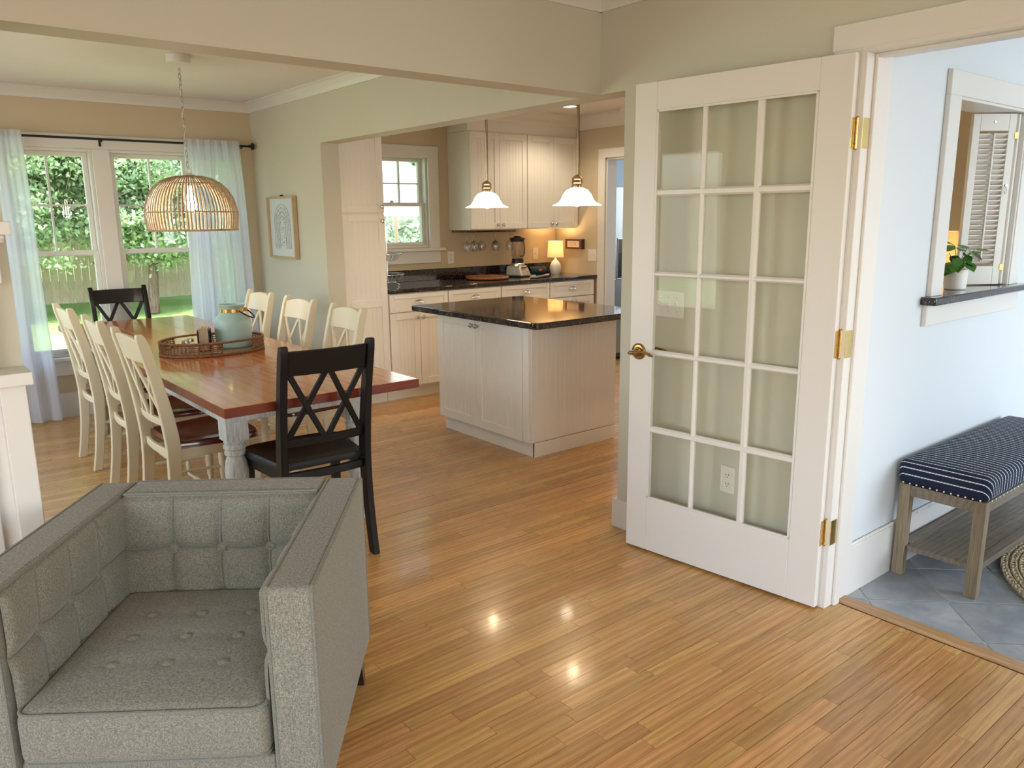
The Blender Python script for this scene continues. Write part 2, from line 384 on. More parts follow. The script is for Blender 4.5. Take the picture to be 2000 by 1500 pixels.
for i in range(-20, 30):
    for j in range(-5, 25):
        # diamond corners: x-y = c, x+y = d
        c0 = 1.985 + i*Dp; d0 = 4.28 + (j-12)*Dp; g = .0045
        def xy(c_, d_): return ((c_+d_)/2, (d_-c_)/2)
        q = [xy(c0+g, d0+g), xy(c0+Dp-g, d0+g), xy(c0+Dp-g, d0+Dp-g), xy(c0+g, d0+Dp-g)]
        # clip to the foyer
        def clip(poly, f):
            out = []
            for k in range(len(poly)):
                A, B = poly[k-1], poly[k]; fa, fb = f(A), f(B)
                if (fa >= 0) != (fb >= 0):
                    s_ = fa/(fa-fb); out.append((A[0]+s_*(B[0]-A[0]), A[1]+s_*(B[1]-A[1])))
                if fb >= 0: out.append(B)
            return out
        for f in (lambda P: P[0]-(XI+.006), lambda P: 5.2-P[0], lambda P: P[1]+.7, lambda P: 1.443-P[1]): 
            q = clip(q, f)
            if len(q) < 3: break
        if len(q) < 3: continue
        ar = abs(sum(q[k-1][0]*q[k][1]-q[k][0]*q[k-1][1] for k in range(len(q))))/2
        if ar < 2e-4: continue
        MB().prism(q, -.004, 0).build('tile', TILE, ft, smooth=0, bevel=.0015, segs=1)

# --- trims
def base(name, A, B, n, h=.19, th=.018, m=TRIM, label=None, parent=None, bead=False):
    prof = [(0,0),(th,0),(th,h-.004),(th-.004,h),(0,h)]
    o = MB().sweep((*A, 0), (*B, 0), prof, (*n, 0)).build(name, m, parent, smooth=0)
    if not parent: o['kind'] = 'structure'
    if label: o['label'] = label
    return o
base('baseboard_back', (-1.2, 6.85), (XR, 6.85), (0,-1), label='tall white baseboard under the garden windows')
base('baseboard_right', (XR, 5.552), (XR, 6.83), (-1,0), label='white baseboard under the framed print')
base('baseboard_living', (XR, 1.55), (XR, 2.54), (-1,0), .14, label='white baseboard behind the glazed door')
b = MB(); b.box(XR-.018, XI, 2.54, 2.558, 0, .14).build('baseboard_end', TRIM, smooth=0, kind='structure', label='white baseboard returning round the wall end')
bf = base('baseboard_foyer', (XI+.02, 1.445), (6.08, 1.445), (0,-1), .205, .016, TRIM, 'tall white baseboard of the foyer wall')
mb = MB(); mb.tube([(XI+.02, 1.436, .212), (6.0, 1.436, .212)], .0065, 8); mb.build('bead', TRIM, bf)
mb = MB()
for k in range(26): mb.tube([(3.0+k*.115, 1.436, .212), (3.006+k*.115, 1.436, .212)], .0085, 8)
mb.build('bead_joints', TRIM, bf)
base('baseboard_kitchen', (5.64, 1.6), (5.64, 4.5), (-1,0), label='white baseboard of the kitchen side wall')
def crown(name, A, B, n, h=.075, d=.07, label=None):
    prof = [(0,CZ-h),(.012,CZ-h),(.016,CZ-h*.80),(d*.45,CZ-h*.55),(d*.75,CZ-h*.25),(d*.85,CZ-h*.18),(d,CZ-h*.12),(d,CZ-.0005),(0,CZ-.0005)]
    o = MB().sweep((*A, 0), (*B, 0), prof, (*n, 0)).build(name, TRIM, smooth=25, kind='structure', label=label)
    return o
crown('trim_2', (-1.2, 6.85), (XR, 6.85), (0,-1), label='crown molding above the garden windows')
crown('trim_3', (XR, 2.85), (XR, 6.85), (-1,0), label='crown molding above the framed print')
crown('trim_4', (.33, 2.838), (XR, 2.838), (0,1), label='crown molding on the dining side of the beam')
crown('trim_5', (-2.6, 2.696), (XR, 2.696), (0,-1), .06, .06, label='crown molding on the living side of the beam')
crown('trim_6', (XR, -3.2), (XR, 2.696), (-1,0), .06, .06, label='crown molding above the foyer doorway')
crown('trim_7', (5.64, 1.6), (5.64, 5.87), (-1,0), .13, .09, label='crown molding above the pantry doorway')
crown('trim_8', (2.87, 6.2), (4.28, 6.2), (0,-1), .13, .09, label='crown molding above the kitchen window')

# --- double hung windows
def sash(x0, x1, z0, z1, y, cols, rowz, parent, st=.035, mw_=.014, name='sash', th=.035):
    mb = MB(); mb.box(x0, x0+st, y, y+th, z0, z1).box(x1-st, x1, y, y+th, z0, z1).box(x0+st, x1-st, y, y+th, z0, z0+st).box(x0+st, x1-st, y, y+th, z1-st, z1)
    s = mb.build(name, TRIM, parent, smooth=0, bevel=.003, segs=1)
    ix0, ix1, iz0, iz1 = x0+st, x1-st, z0+st, z1-st
    if cols: 
        mm = MB()
        for c_ in cols: mm.box(c_-mw_/2, c_+mw_/2, y+.004, y+th-.004, iz0, iz1)
        for r_ in rowz: mm.box(ix0, ix1, y+.005, y+th-.005, r_-mw_/2, r_+mw_/2)
        mm.build('muntins', TRIM, parent, smooth=0, bevel=.002, segs=1)
    xs = [ix0]+list(cols)+[ix1]; zs = [iz0]+list(rowz)+[iz1]
    for i in range(len(xs)-1):
        for j in range(len(zs)-1):
            MB().box(xs[i], xs[i+1], y+th/2-.002, y+th/2+.002, zs[j], zs[j+1]).build('pane', GLASS, parent, smooth=0)
labs = ['garden window hidden partly by the mantel', 'garden window with pane bars, beside the sheer curtain at the mantel', 'garden window with pane bars behind the woven pendant lamp', 'narrow garden window behind the sheer curtain']
for k, (a, b) in enumerate(WINX):
    wn = MB()
    for q in ((a-.03, a-.012), (b+.012, b+.03)): wn.box(q[0], q[1], 6.86, 6.985, WZ0, WZ1)
    wn.box(a-.012, b+.012, 6.86, 6.985, WZ1-.018, WZ1).box(a-.012, b+.012, 6.86, 6.985, WZ0, WZ0+.02)
    wo_ = wn.build('window_%d' % (k+1), TRIM, smooth=0); tag(wo_, labs[k], kind='structure')
    cx = (a+b)/2; A, B = a-.012, b+.012
    cols = [cx] if b-a > .3 else []
    sash(A, B, 1.235, 2.012, 6.925, cols, [1.615] if cols else [], wo_)
    sash(A, B, .49, 1.275, 6.885, [], [], wo_)
    MB().box(cx-.05, cx+.05, 6.872, 6.886, .50, .515).build('sash_lift', TRIM, wo_, smooth=0, bevel=.003)
cs = MB(); Z0c = WZ0; prev = .02
edges = [(.06,.16)] + [(WINX[i][1]+.03, WINX[i+1][0]-.03) for i in range(3)] + [(2.55, 2.60)]
for a, b in edges: cs.box(a, b, 6.828, 6.85, WZ0, WZ1)
cs.box(.06, 2.60, 6.826, 6.85, WZ1, 2.125); cs.box(.05, 2.61, 6.822, 6.85, 2.112, 2.132)
for a, b in WINX: cs.box(a-.03, b+.03, 6.838, 6.852, WZ1-.02, WZ1)
casg = cs.build('trim_9', TRIM, smooth=0, bevel=.003, segs=1); tag(casg, 'white casing boards joining the garden windows', kind='structure')
sl = MB().box(.02, 2.64, 6.79, 6.93, .445, .47).box(.06, 2.60, 6.828, 6.85, .33, .445).build('sill_1', TRIM, smooth=0, bevel=.004); sl.name = 'trim_10'; tag(sl, 'long white sill and apron below the garden windows', kind='structure')
# kitchen window
wn = MB(); X0, X1, K0, K1 = 3.385, 4.075, 1.235, 2.035
wn.box(X0, X0+.015, 6.215, 6.335, K0, K1).box(X1-.015, X1, 6.215, 6.335, K0, K1).box(X0+.015, X1-.015, 6.215, 6.335, K1-.015, K1).box(X0+.015, X1-.015, 6.215, 6.335, K0, K0+.015)
wo_ = wn.build('window_5', TRIM, smooth=0); tag(wo_, 'kitchen window over the counter with a six-light upper sash', kind='structure')
sash(X0+.015, X1-.015, 1.60, 2.02, 6.285, [3.63, 3.83], [1.80], wo_, .03)
sash(X0+.015, X1-.015, 1.25, 1.632, 6.245, [], [], wo_, .03)
MB().lathe([(0,0),(.018,0),(.018,.012),(.008,.02),(0,.02)], (3.73, 6.262, 1.632), 12, False).build('sash_lock', TRIM, wo_)
o = MB().box(3.285, X0+.003, 6.18, 6.2, 1.225, 2.125).box(X1-.003, 4.185, 6.18, 6.2, 1.225, 2.125).box(X0+.003, X1-.003, 6.18, 6.2, 2.025, 2.125).box(3.24, 4.225, 6.15, 6.25, 1.20, 1.225).box(3.285, 4.185, 6.182, 6.2, 1.09, 1.20).build('trim_11', TRIM, smooth=0, bevel=.003, segs=1)
tag(o, 'white casing, stool and apron of the kitchen window', kind='structure')
# kitchen side doorway casing
o = MB().box(5.62, 5.64, 5.483, 5.573, 0, 2.04).box(5.62, 5.64, 4.51, 4.6, 0, 2.04).box(5.62, 5.64, 4.51, 5.573, 2.04, 2.125).box(5.64, 5.77, 5.465, 5.483, 0, 2.04).box(5.64, 5.77, 4.6, 4.618, 0, 2.04).box(5.64, 5.77, 4.6, 5.483, 2.022, 2.04).build('trim_12', TRIM, smooth=0, bevel=.003, segs=1)
tag(o, 'white casing of the doorway beside the kitchen counter', kind='structure')
# foyer doorway casing and jamb
mb = MB(); mb.box(XR-.016, XR, 1.45, 1.55, 0, 2.05).box(XR-.016, XR, .43, .53, 0, 2.05).box(XR-.018, XR, .42, 1.555, 2.045, 2.13)
o = mb.build('trim_13', TRIM, smooth=0, bevel=.002, segs=1); tag(o, 'white casing round the foyer doorway', kind='structure')
mb = MB(); mb.box(XR-.016, XI+.02, 1.428, 1.45, 0, 2.05).box(XR-.016, XI+.02, .53, .548, 0, 2.05).box(XR-.016, XI+.02, .548, 1.428, 2.030, 2.05)
mb.box(XR+.036, XR+.075, 1.416, 1.428, 0, 2.03).box(XR+.036, XR+.075, .548, .56, 0, 2.03).box(XR+.036, XR+.075, .56, 1.416, 2.018, 2.030)
o = mb.build('trim_14', TRIM, smooth=0, bevel=.002, segs=1); tag(o, 'white jamb with stop strip on which the glazed door hangs', kind='structure')
# pass-through trim
mb = MB(); mb.box(3.366, 3.47, 1.425, 1.445, 1.165, 1.952).box(4.19, 4.295, 1.425, 1.445, 1.165, 1.952).box(3.366, 4.295, 1.425, 1.445, 1.952, 2.045)
mb.box(3.47, 3.482, 1.43, 1.585, 1.165, 1.952).box(4.178, 4.19, 1.43, 1.585, 1.165, 1.952).box(3.482, 4.178, 1.43, 1.585, 1.94, 1.952).box(3.343, 4.323, 1.425, 1.445, 1.045, 1.132)
o = mb.build('trim_15', TRIM, smooth=0, bevel=.002, segs=1); tag(o, 'white casing and apron framing the pass-through', kind='structure')
o = MB().box(3.32, 4.345, 1.385, 1.64, 1.132, 1.165).build('counter_ledge', GRAN, bevel=.006); tag(o, 'dark speckled granite ledge of the pass-through', 'ledge')

# ================================================================ glazed door
DW, DH = .902, 2.02
da = math.atan2(.8972, -.0928)
door = thing('door_1', None, None, (2.6726, 1.4489, .01), da); door['kind'] = 'structure'; door['label'] = 'white fifteen-light glazed door folded back against the wall'
# local: x from hinge to latch, y towards the wall is -y (front face y=0, back y=-.035)
colx = [(.119,.326),(.355,.566),(.586,.794)]; rowz = [(.248,.551),(.581,.896),(.921,1.236),(1.258,1.567),(1.597,1.91)]
DT = -.035
mb = MB(); mb.box(0, .119, DT, 0, 0, DH).box(.794, DW, DT, 0, 0, DH).box(.119, .794, DT, 0, 0, .248).box(.119, .794, DT, 0, 1.91, DH)
mb.build('stiles_and_rails', TRIM, door, smooth=0, bevel=.002, segs=1)
mb = MB()
for a, b in ((.326,.355),(.566,.586)):
    mb.prism([(a,-.012),(a+.007,-.003),(b-.007,-.003),(b,-.012),(b,DT+.012),(b-.007,DT+.003),(a+.007,DT+.003),(a,DT+.012)], .248, 1.91, 'z')
for a, b in ((.551,.581),(.896,.921),(1.236,1.258),(1.567,1.597)):
    mb.prism([(-.012,a),(-.0028,a+.007),(-.0028,b-.007),(-.012,b),(DT+.012,b),(DT+.0028,b-.007),(DT+.0028,a+.007),(DT+.012,a)], .119, .794, 'x')
mb.build('muntins', TRIM, door, smooth=0)
mb = MB()
mb.sweep((.119,0,.248), (.794,0,.248), [(0,0),(-.011,.0),(-.011,.003),(-.002,.009),(0,.009)], (0,1,0))
mb.sweep((.119,0,1.91), (.794,0,1.91), [(0,0),(-.011,0),(-.011,-.003),(-.002,-.009),(0,-.009)], (0,1,0))
for x, s in ((.119,1),(.794,-1)): mb.prism([(x,0),(x,-.011),(x+s*.003,-.011),(x+s*.009,-.002),(x+s*.009,0)], .248, 1.91, 'z')
mb.build('glazing_bead', TRIM, door, smooth=0)
for a, b in colx:
    for c, d in rowz: MB().box(a-.002, b+.002, -.020, -.0165, c-.002, d+.002).build('pane', DGLASS, door, smooth=0)
def lever(sgn, y0):
    mb = MB(); c = (.853, y0, .909)
    mb.lathe([(0,0),(.036,0),(.036,sgn*.004),(.030,sgn*.009),(.029,sgn*.006),(.021,sgn*.007),(.019,sgn*.014),(.012,sgn*.017),(.011,sgn*.045),(0,sgn*.045)], c, 28, False, 'y')
    return mb
for sgn, y0 in ((1, 0), (-1, DT)):
    hd = lever(sgn, y0).build('rose', BRASSD, door)
    k = MB(); yy = y0 + sgn*.048
    k.tube([(.853, y0+sgn*.03, .909), (.853, yy, .909)], .012, 12)
    pts = [(.875,yy,.905),(.860,yy+sgn*.002,.909),(.840,yy+sgn*.002,.913),(.815,yy,.917),(.785,yy-sgn*.004,.914),(.765,yy-sgn*.006,.906),(.752,yy-sgn*.006,.902)]
    k.tube(pts, [.006,.013,.011,.0075,.0075,.0085,.004], 10, up=(0,0,1), flat=.8); k.build('lever', BRASSD, door)
MB().lathe([(0,.0),(.012,0),(.011,-.004),(0,-.006)], (.853+.04, DT/2, .909), 12, False, 'x').build('latch', BRASS, door)
for z in (1.76, 1.027, .302):
    h = MB().box(-.0025, 0, DT+.004, -.003, z-.05, z+.05).build('hinge', BRASS, door, smooth=0, bevel=.0008, segs=1)
    pn = MB(); pn.tube([(-.006, DT-.003, z-.052), (-.006, DT-.003, z+.052)], .0058, 10); pn.lathe([(.004,0),(.008,.002),(.005,.006),(0,.008)], (-.006,DT-.003,z+.05), 10, False); pn.lathe([(0,-.008),(.005,-.006),(.008,-.002),(.004,0)], (-.006,DT-.003,z-.05), 10, False); pn.build('hinge_pin', BRASS, h)
    sc = MB()
    for dz in (-.034, 0, .034): sc.lathe([(0,0),(.004,0),(.003,-.001),(0,-.0012)], (-.0026, -.019 + (.006 if dz == 0 else -.004), z+dz), 8, False, 'x')
    sc.build('screws', BRASSD, h)
# jamb leaves of the hinges
jh = None
for z in (1.77, 1.037, .312):
    jh = MB().box(XR-.0155, XR+.028, 1.4258, 1.4283, z-.05, z+.05).build('hinge_leaf', BRASS, bpy.data.objects['trim_14'], smooth=0, bevel=.0008, segs=1)

# switch and socket plates
def plate(name, label, cat, M, w_, h_, kind):
    t_ = thing(name, label, cat); t_.matrix_world = M
    MB().box(-w_/2, w_/2, 0, .005, -h_/2, h_/2).build('cover_plate', PLATE, t_, smooth=0, bevel=.002)
    n = {'switch3': 3, 'switch2': 2, 'outlet': 0, 'jack': 0}[kind]
    for k in range(n):
        x = (k-(n-1)/2)*.046
        s = nb(); s.prism([(.004,-.012),(.016,-.004 if k else .010),(.016,.004 if k else .018),(.004,.012)], x-.005, x+.005, 'x'); s.build('toggle', PLATE, t_, smooth=0)
        for zz in (-.03, .03): MB().lathe([(0,.005),(.003,.005),(.003,.006),(0,.0062)], (x, 0, zz), 8, False, 'y').build('screw', NICK, t_)
    if kind == 'outlet':
        for zz in (-.020, .020):
            r_ = MB(); r_.lathe([(0,.004),(.0165,.004),(.0165,.0065),(0,.0065)], (0,0,zz), 20, False, 'y'); rr = r_.build('receptacle', PLATE, t_)
            q = MB(); q.box(-.008,-.0055,.0065,.0069,zz-.001,zz+.008).box(.0055,.008,.0065,.0069,zz-.001,zz+.007); q.lathe([(0,.0065),(.0025,.0065),(.0025,.0069),(0,.0069)], (0,0,zz-.008), 8, False, 'y'); q.build('slots', SLOT, rr, smooth=0)
    if kind == 'jack':
        q = MB(); q.lathe([(0,.005),(.007,.005),(.005,.012),(0,.012)], (0,0,0), 12, False, 'y'); q.build('jack', NICK, t_)
    return t_
plate('light_switch', 'triple white toggle switch plate seen through the glazed door', 'switch', frameM((XR, 2.253, 1.118), (0,1,0), (-1,0,0)), .165, .115, 'switch3')
plate('wall_outlet', 'white double socket low on the wall behind the glazed door', 'outlet', frameM((XR, 1.906, .40), (0,1,0), (-1,0,0)), .072, .115, 'outlet')
plate('wall_outlet', 'white double socket just right of the kitchen window', 'outlet', frameM((4.307, 6.2, 1.13), (1,0,0), (0,-1,0)), .072, .115, 'outlet')
plate('cable_plate', 'white cable jack plate on the wall behind the blender', 'jack plate', frameM((5.36, 6.2, 1.13), (1,0,0), (0,-1,0)), .072, .115, 'jack')
plate('light_switch', 'double white switch plate beside the pantry doorway', 'switch', frameM((5.64, 5.655, 1.12), (0,1,0), (-1,0,0)), .115, .115, 'switch2')

# ================================================================ dining table
TTOP = wood('table_plank', (.60,.205,.050), (.52,.165,.038), (.40,.105,.026), 'y', .17, .4, .5, 'obj', .16, dist=3, fa=.14, bump=.015)
TEND = wood('table_edge', (.22,.035,.014), (.17,.027,.012), (.12,.02,.009), 'x', .25, .4, .8, 'none')
WWASH = mat('whitewash', (.50,.50,.46), .6); t = NT(WWASH); n = t.noise(t.pos((30,30,4)), 3, 5, .7, .4); t.l(t.ramp(n, [(.35, (.62,.61,.55)), (.55, (.46,.47,.44)), (.68, (.28,.29,.28))]), t.b.inputs[0]); t.bump(n, .2, .001)
TX0, TX1, TY0, TY1, TZ = 1.04, 1.955, 3.10, 6.48, .76
tb = thing('dining_table', 'long plank-topped dining table with red-brown top and whitewashed legs', 'table', ((TX0+TX1)/2, (TY0+TY1)/2, 0))
hx, hy = (TX1-TX0)/2, (TY1-TY0)/2
n = 6; pw = (2*hx)/n
for i in range(n):
    MB().box(-hx+i*pw+(.0003 if i else .004), -hx+(i+1)*pw-(.0003 if i < n-1 else .004), -hy+.004, hy-.004, TZ-.04, TZ).build('plank', TTOP, tb, smooth=0, bevel=.0012, segs=1)
MB().box(-hx, hx, -hy, -hy+.004, TZ-.041, TZ-.0015).box(-hx, hx, hy-.004, hy, TZ-.041, TZ-.0015).box(-hx, -hx+.004, -hy+.004, hy-.004, TZ-.041, TZ-.0015).box(hx-.004, hx, -hy+.004, hy-.004, TZ-.041, TZ-.0015).build('edge_band', TEND, tb, smooth=0)
MB().box(-hx+.10, hx-.10, -hy+.30, -hy+.335, .62, .7199).box(-hx+.10, hx-.10, hy-.335, hy-.30, .62, .7199).box(-hx+.10, -hx+.135, -hy+.335, hy-.335, .62, .7199).box(hx-.135, hx-.10, -hy+.335, hy-.335, .62, .7199).build('apron', WWASH, tb, smooth=0, bevel=.003)
def leg_prof():
    return [(.030,0),(.036,.02),(.040,.05),(.030,.09),(.036,.14),(.044,.22),(.050,.32),(.052,.38),(.046,.43),(.036,.455),(.047,.462),(.047,.478),(.040,.484),(.050,.492),(.050,.505),(.042,.511),(.048,.519),(.046,.53)]
lg = None
for sx in (-1, 1):
    for sy in (-1, 1):
        if lg is None:
            m = MB(); m.lathe(leg_prof(), (0,0,0), 24); m.box(-.05, .05, -.05, .05, .53, .7199); lg = m.build('leg', WWASH, tb, smooth=35); c_ = lg
        else: c_ = lg.copy(); col.objects.link(c_); c_.parent = tb
        c_.location = (sx*(hx-.155), sy*(hy-.36), 0)

# ================================================================ dining chairs
CREAM = mat('cream_paint', (.74,.66,.48), .35, coat=.15); CREAMD = CREAM
MAHO = wood('mahogany_seat', (.16,.030,.014), (.11,.018,.010), (.07,.012,.008), 'y', .16, .6, 1, 'none', src='obj')
ESP = mat('espresso_wood', (.0055,.0042,.004), .42, spec=.35, coat=.05)
def curve_pts(fn, n): return [fn(i/n) for i in range(n+1)]
def board_between(mb, A, B, w_, th, n=8, bow=0.0):
    """flat bar from A to B (x,y,z), width w_ in the x-z plane, thickness th along y, bowed along -y"""
    A = Vector(A); B = Vector(B); d = B-A; d2 = Vector((d.x, 0, d.z)).normalized(); p = Vector((-d2.z, 0, d2.x))*w_/2
    vs = []
    for i in range(n+1):
        c = A + d*(i/n)
        for s, q in ((1,1),(1,-1),(-1,-1),(-1,1)): vs.append(c + p*s + Vector((0, q*th/2, 0)))
    fs = [(3,2,1,0), (n*4, n*4+1, n*4+2, n*4+3)]
    for i in range(n):
        for k in range(4): fs.append((i*4+k, i*4+(k+1)%4, (i+1)*4+(k+1)%4, (i+1)*4+k))
    mb.add(vs, fs)
def post_y(z):   # centre line of the rear post (side view)
    if z <= .45: u = z/.45; return -.050*(1-u)**1.7
    u = (z-.45)/.55; return -.002*u - .098*u**1.5
def chair(name, label, frame, seatm, turned=True, group=None):
    t_ = thing(name, label, 'chair', group=group)
    HW = .208
    for s in (-1, 1):
        m = MB(); Zs = [0,.08,.16,.24,.32,.40,.46,.52,.60,.68,.76,.84,.90,.95,.985,1.0]
        vs = []
        for z in Zs:
            y = post_y(z); dep = .024 + .008*math.exp(-((z-.5)/.22)**2) - (.010 if z > .97 else 0)*((z-.97)/.03); hw = .016
            for a, b in ((-hw,-dep),(hw,-dep),(hw,dep),(-hw,dep)): vs.append((s*(HW-.016)+a, y+b, z))
        fs = [(3,2,1,0), tuple((len(Zs)-1)*4+k for k in range(4))]
        for i in range(len(Zs)-1):
            for k in range(4): fs.append((i*4+k, i*4+(k+1)%4, (i+1)*4+(k+1)%4, (i+1)*4+k))
        m.add(vs, fs).build('leg', frame, t_, smooth=30, bevel=.004)
    iw = HW-.032
    bowf = lambda x: -.016*(1-(x/iw)**2)
    def rail(z0f, z1f, th, nm):
        m = MB(); n = 14; vs = []
        for i in range(n+1):
            x = -iw + 2*iw*i/n; z0, z1 = z0f(x), z1f(x)
            for z, q in ((z0,-1),(z0,1),(z1,1),(z1,-1)): vs.append((x, post_y(z) + bowf(x) + q*th/2, z))
        fs = [(3,2,1,0), tuple(n*4+k for k in range(4))]
        for i in range(n):
            for k in range(4): fs.append((i*4+k, i*4+(k+1)%4, (i+1)*4+(k+1)%4, (i+1)*4+k))
        return m.add(vs, fs).build(nm, frame, t_, smooth=30, bevel=.004)
    arch = .022 if turned else .0
    rail(lambda x: .862 if turned else .872, lambda x: .965 + arch*(1-(abs(x)/iw)**2.4) + (0 if turned else .012), .022, 'crest_rail')
    rail(lambda x: .555, lambda x: .592, .022, 'lower_rail')
    rail(lambda x: .405, lambda x: .442, .020, 'seat_rail')
    zt, zb = (.868 if turned else .878), .586
    for (xa, xb) in ((-iw+.01, -.010), (-.010, -iw+.01), (.010, iw-.01), (iw-.01, .010)):
        m = MB(); n = 8; vs = []; dd = Vector((xb-xa, 0, zt-zb)).normalized(); p_ = Vector((-dd.z, 0, dd.x))*(.0105 if turned else .0125)
        for i in range(n+1):
            u = i/n; x = xa+(xb-xa)*u; z = zb+(zt-zb)*u; y = post_y(z) + bowf(x) + (.003 if xb > xa else -.003)
            for s, q in ((1,1),(1,-1),(-1,-1),(-1,1)): vs.append(Vector((x, y+q*.006, z)) + p_*s)
        fs = [(3,2,1,0), tuple(n*4+k for k in range(4))]
        for i in range(n):
            for k in range(4): fs.append((i*4+k, i*4+(k+1)%4, (i+1)*4+(k+1)%4, (i+1)*4+k))
        m.add(vs, fs).build('cross_slat', frame, t_, smooth=30, bevel=.002, segs=1)
    # seat: outline with rounded front, dished top
    ol = []
    def hwid(y): return .196 + (.235-.196)*min(1, max(0, (y-.01)/.30)) if y < .36 else .235
    pts = [(-.196,.012)] + [(-hwid(y), y) for y in (.10,.20,.30,.36)]
    for k in range(1, 6): a = math.pi/2*k/5; pts.append((-.235+.07*(1-math.cos(a)), .36+.055*math.sin(a)))
    pts += [(-.08,.422),(0,.425),(.08,.422)]
    pts += [(-x, y) for x, y in reversed(pts[:-3])]
    m = MB(); n = len(pts); cxy = (0, .2)
    rings = [(1.0,.446,0),(1.0,.470,0),(.975,.478,0),(.88,.476,0),(.66,.468,0),(.35,.464,0)]
    vs = []
    for s, z, _ in rings:
        for x, y in pts: vs.append((cxy[0]+(x-cxy[0])*s, cxy[1]+(y-cxy[1])*s, z + (.004*math.exp(-((x*s)/.05)**2) if s < .9 else 0)))
    fs = [tuple(range(n-1,-1,-1))]
    for i in range(len(rings)-1):
        for k in range(n): fs.append((i*n+k, i*n+(k+1)%n, (i+1)*n+(k+1)%n, (i+1)*n+k))
    fs.append(tuple((len(rings)-1)*n+k for k in range(n)))
    m.add(vs, fs).build('seat', seatm, t_, smooth=40)
    ap = MB(); ap.hexa([(-.19,.03,.395),(-.172,.03,.395),(-.205,.37,.395),(-.223,.37,.395)], [(-.19,.03,.4459),(-.172,.03,.4459),(-.205,.37,.4459),(-.223,.37,.4459)])
    ap.hexa([(.172,.03,.395),(.19,.03,.395),(.223,.37,.395),(.205,.37,.395)], [(.172,.03,.4459),(.19,.03,.4459),(.223,.37,.4459),(.205,.37,.4459)]).box(-.2,.2,.372,.390,.395,.4459)
    ap.build('seat_frame', frame, t_, smooth=0, bevel=.002, segs=1)
    fl_ = None
    for s in (-1, 1):
        m = MB()
        if turned:
            m.lathe([(.011,0),(.014,.01),(.016,.04),(.012,.07),(.017,.09),(.022,.18),(.024,.26),(.018,.31),(.022,.318),(.022,.328),(.018,.335),(.022,.343),(.021,.35)], (s*.212,.375,0), 16); m.box(s*.212-.021, s*.212+.021, .354, .396, .35, .4458)
        else:
            m.hexa([(s*.212-.014,.361,0),(s*.212+.014,.361,0),(s*.212+.014,.389,0),(s*.212-.014,.389,0)], [(s*.212-.02,.354,.4458),(s*.212+.02,.354,.4458),(s*.212+.02,.396,.4458),(s*.212-.02,.396,.4458)])
        m.build('leg', frame, t_, smooth=35)
    def stretcher(A, B):
        A = Vector(A); B = Vector(B); us = [0,.08,.2,.35,.42,.5,.58,.65,.8,.92,1]; rs = [.007,.009,.008,.014,.010,.016,.010,.014,.008,.009,.007] if turned else [.009]*11
        MB().tube([A+(B-A)*u for u in us], rs, 10).build('stretcher', frame, t_)
    zs = .20
    for s in (-1, 1): stretcher((s*(HW-.016), post_y(zs)+.01, zs), (s*.212, .375, zs))
    stretcher((-.195, .18, zs), (.195, .18, zs))
    return t_
def place(o, x, y, rz, label=None):
    o.location = (x, y, 0); o.rotation_euler = (0,0,rz)
    if label: o['label'] = label
    return o
GW = 'cream double-cross dining chairs along the table'; GB = 'black double-cross chairs at the table ends'
w0 = chair('dining_chair', '', CREAM, MAHO, True, GW)
spots = [(1.005, 3.95, R(-90)+R(2), 'cream double-cross chair with red-brown seat, on the mantel side nearest the armchair'),
         (1.000, 4.62, R(-90)-R(1), 'cream double-cross chair with red-brown seat, middle of the row on the mantel side'),
         (1.000, 5.40, R(-90)+R(1), 'cream double-cross chair on the mantel side, nearest the garden windows'),
         (2.085, 4.21, R(90)-R(2), 'cream double-cross chair on the kitchen side, nearest the kitchen opening'),
         (2.085, 4.86, R(90)+R(1), 'cream double-cross chair on the kitchen side, middle of its row'),
         (2.085, 5.52, R(90), 'cream double-cross chair on the kitchen side, behind the glass jug')]
for i, (x, y, a, l) in enumerate(spots): place(w0 if i == 0 else copy_tree(w0), x, y, a, l)
b0 = chair('dining_chair', '', ESP, ESP, False, GB)
place(b0, 1.452, 3.085, R(-2), 'black double-cross chair at the table end, behind the grey armchair')
place(copy_tree(b0), 1.515, 6.62, R(180), 'black double-cross chair at the table end by the garden windows')

# ================================================================ things on the table
WICK = mat('wicker', (.20,.085,.035), .6); t = NT(WICK); n = t.noise(t.pos((60,60,60)), 3, 3); t.l(t.ramp(n, [(.35,(.10,.035,.015)),(.65,(.34,.17,.08))]), t.b.inputs[0]); t.bump(n, .4, .001)
WICKL = mat('wicker_base', (.36,.24,.12), .6); t = NT(WICKL); n = t.noise(t.pos((90,30,60)), 3, 3); t.l(t.ramp(n, [(.35,(.20,.12,.05)),(.65,(.50,.36,.20))]), t.b.inputs[0]); t.bump(n, .5, .002)
tcx, tcy = 1.50, 4.565; TA, TB_ = .285, .215
tr = thing('wicker_tray', 'oval brown open-weave wicker tray on the dining table', 'tray', (tcx, tcy, TZ))
def el(a, k=1.0): return (TA*k*math.cos(a), TB_*k*math.sin(a))
MB().lathe([(0,0),(1,0),(1,.012),(0,.012)], (0,0,0), 48, False).build('base', WICKL, tr); bs = [c for c in bpy.data.objects if c.parent == tr][0]; bs.scale = (TA*.99, TB_*.99, 1)
NN = 72; gaps = lambda a: abs(math.sin(a)) > .93
def openg(a): return abs(((a-R(285)+math.pi) % (2*math.pi))-math.pi) < .30 or abs(((a-R(105)+math.pi) % (2*math.pi))-math.pi) < .30
mb = MB(); mb.tube([(*el(2*math.pi*i/NN), .074) for i in range(NN)], .0065, 8, True); mb.build('rim', WICK, tr)
mb = MB(); mb.tube([(*el(2*math.pi*i/NN), .008) for i in range(NN)], .008, 8, True); mb.build('bottom_rim', WICK, tr)
mb = MB()
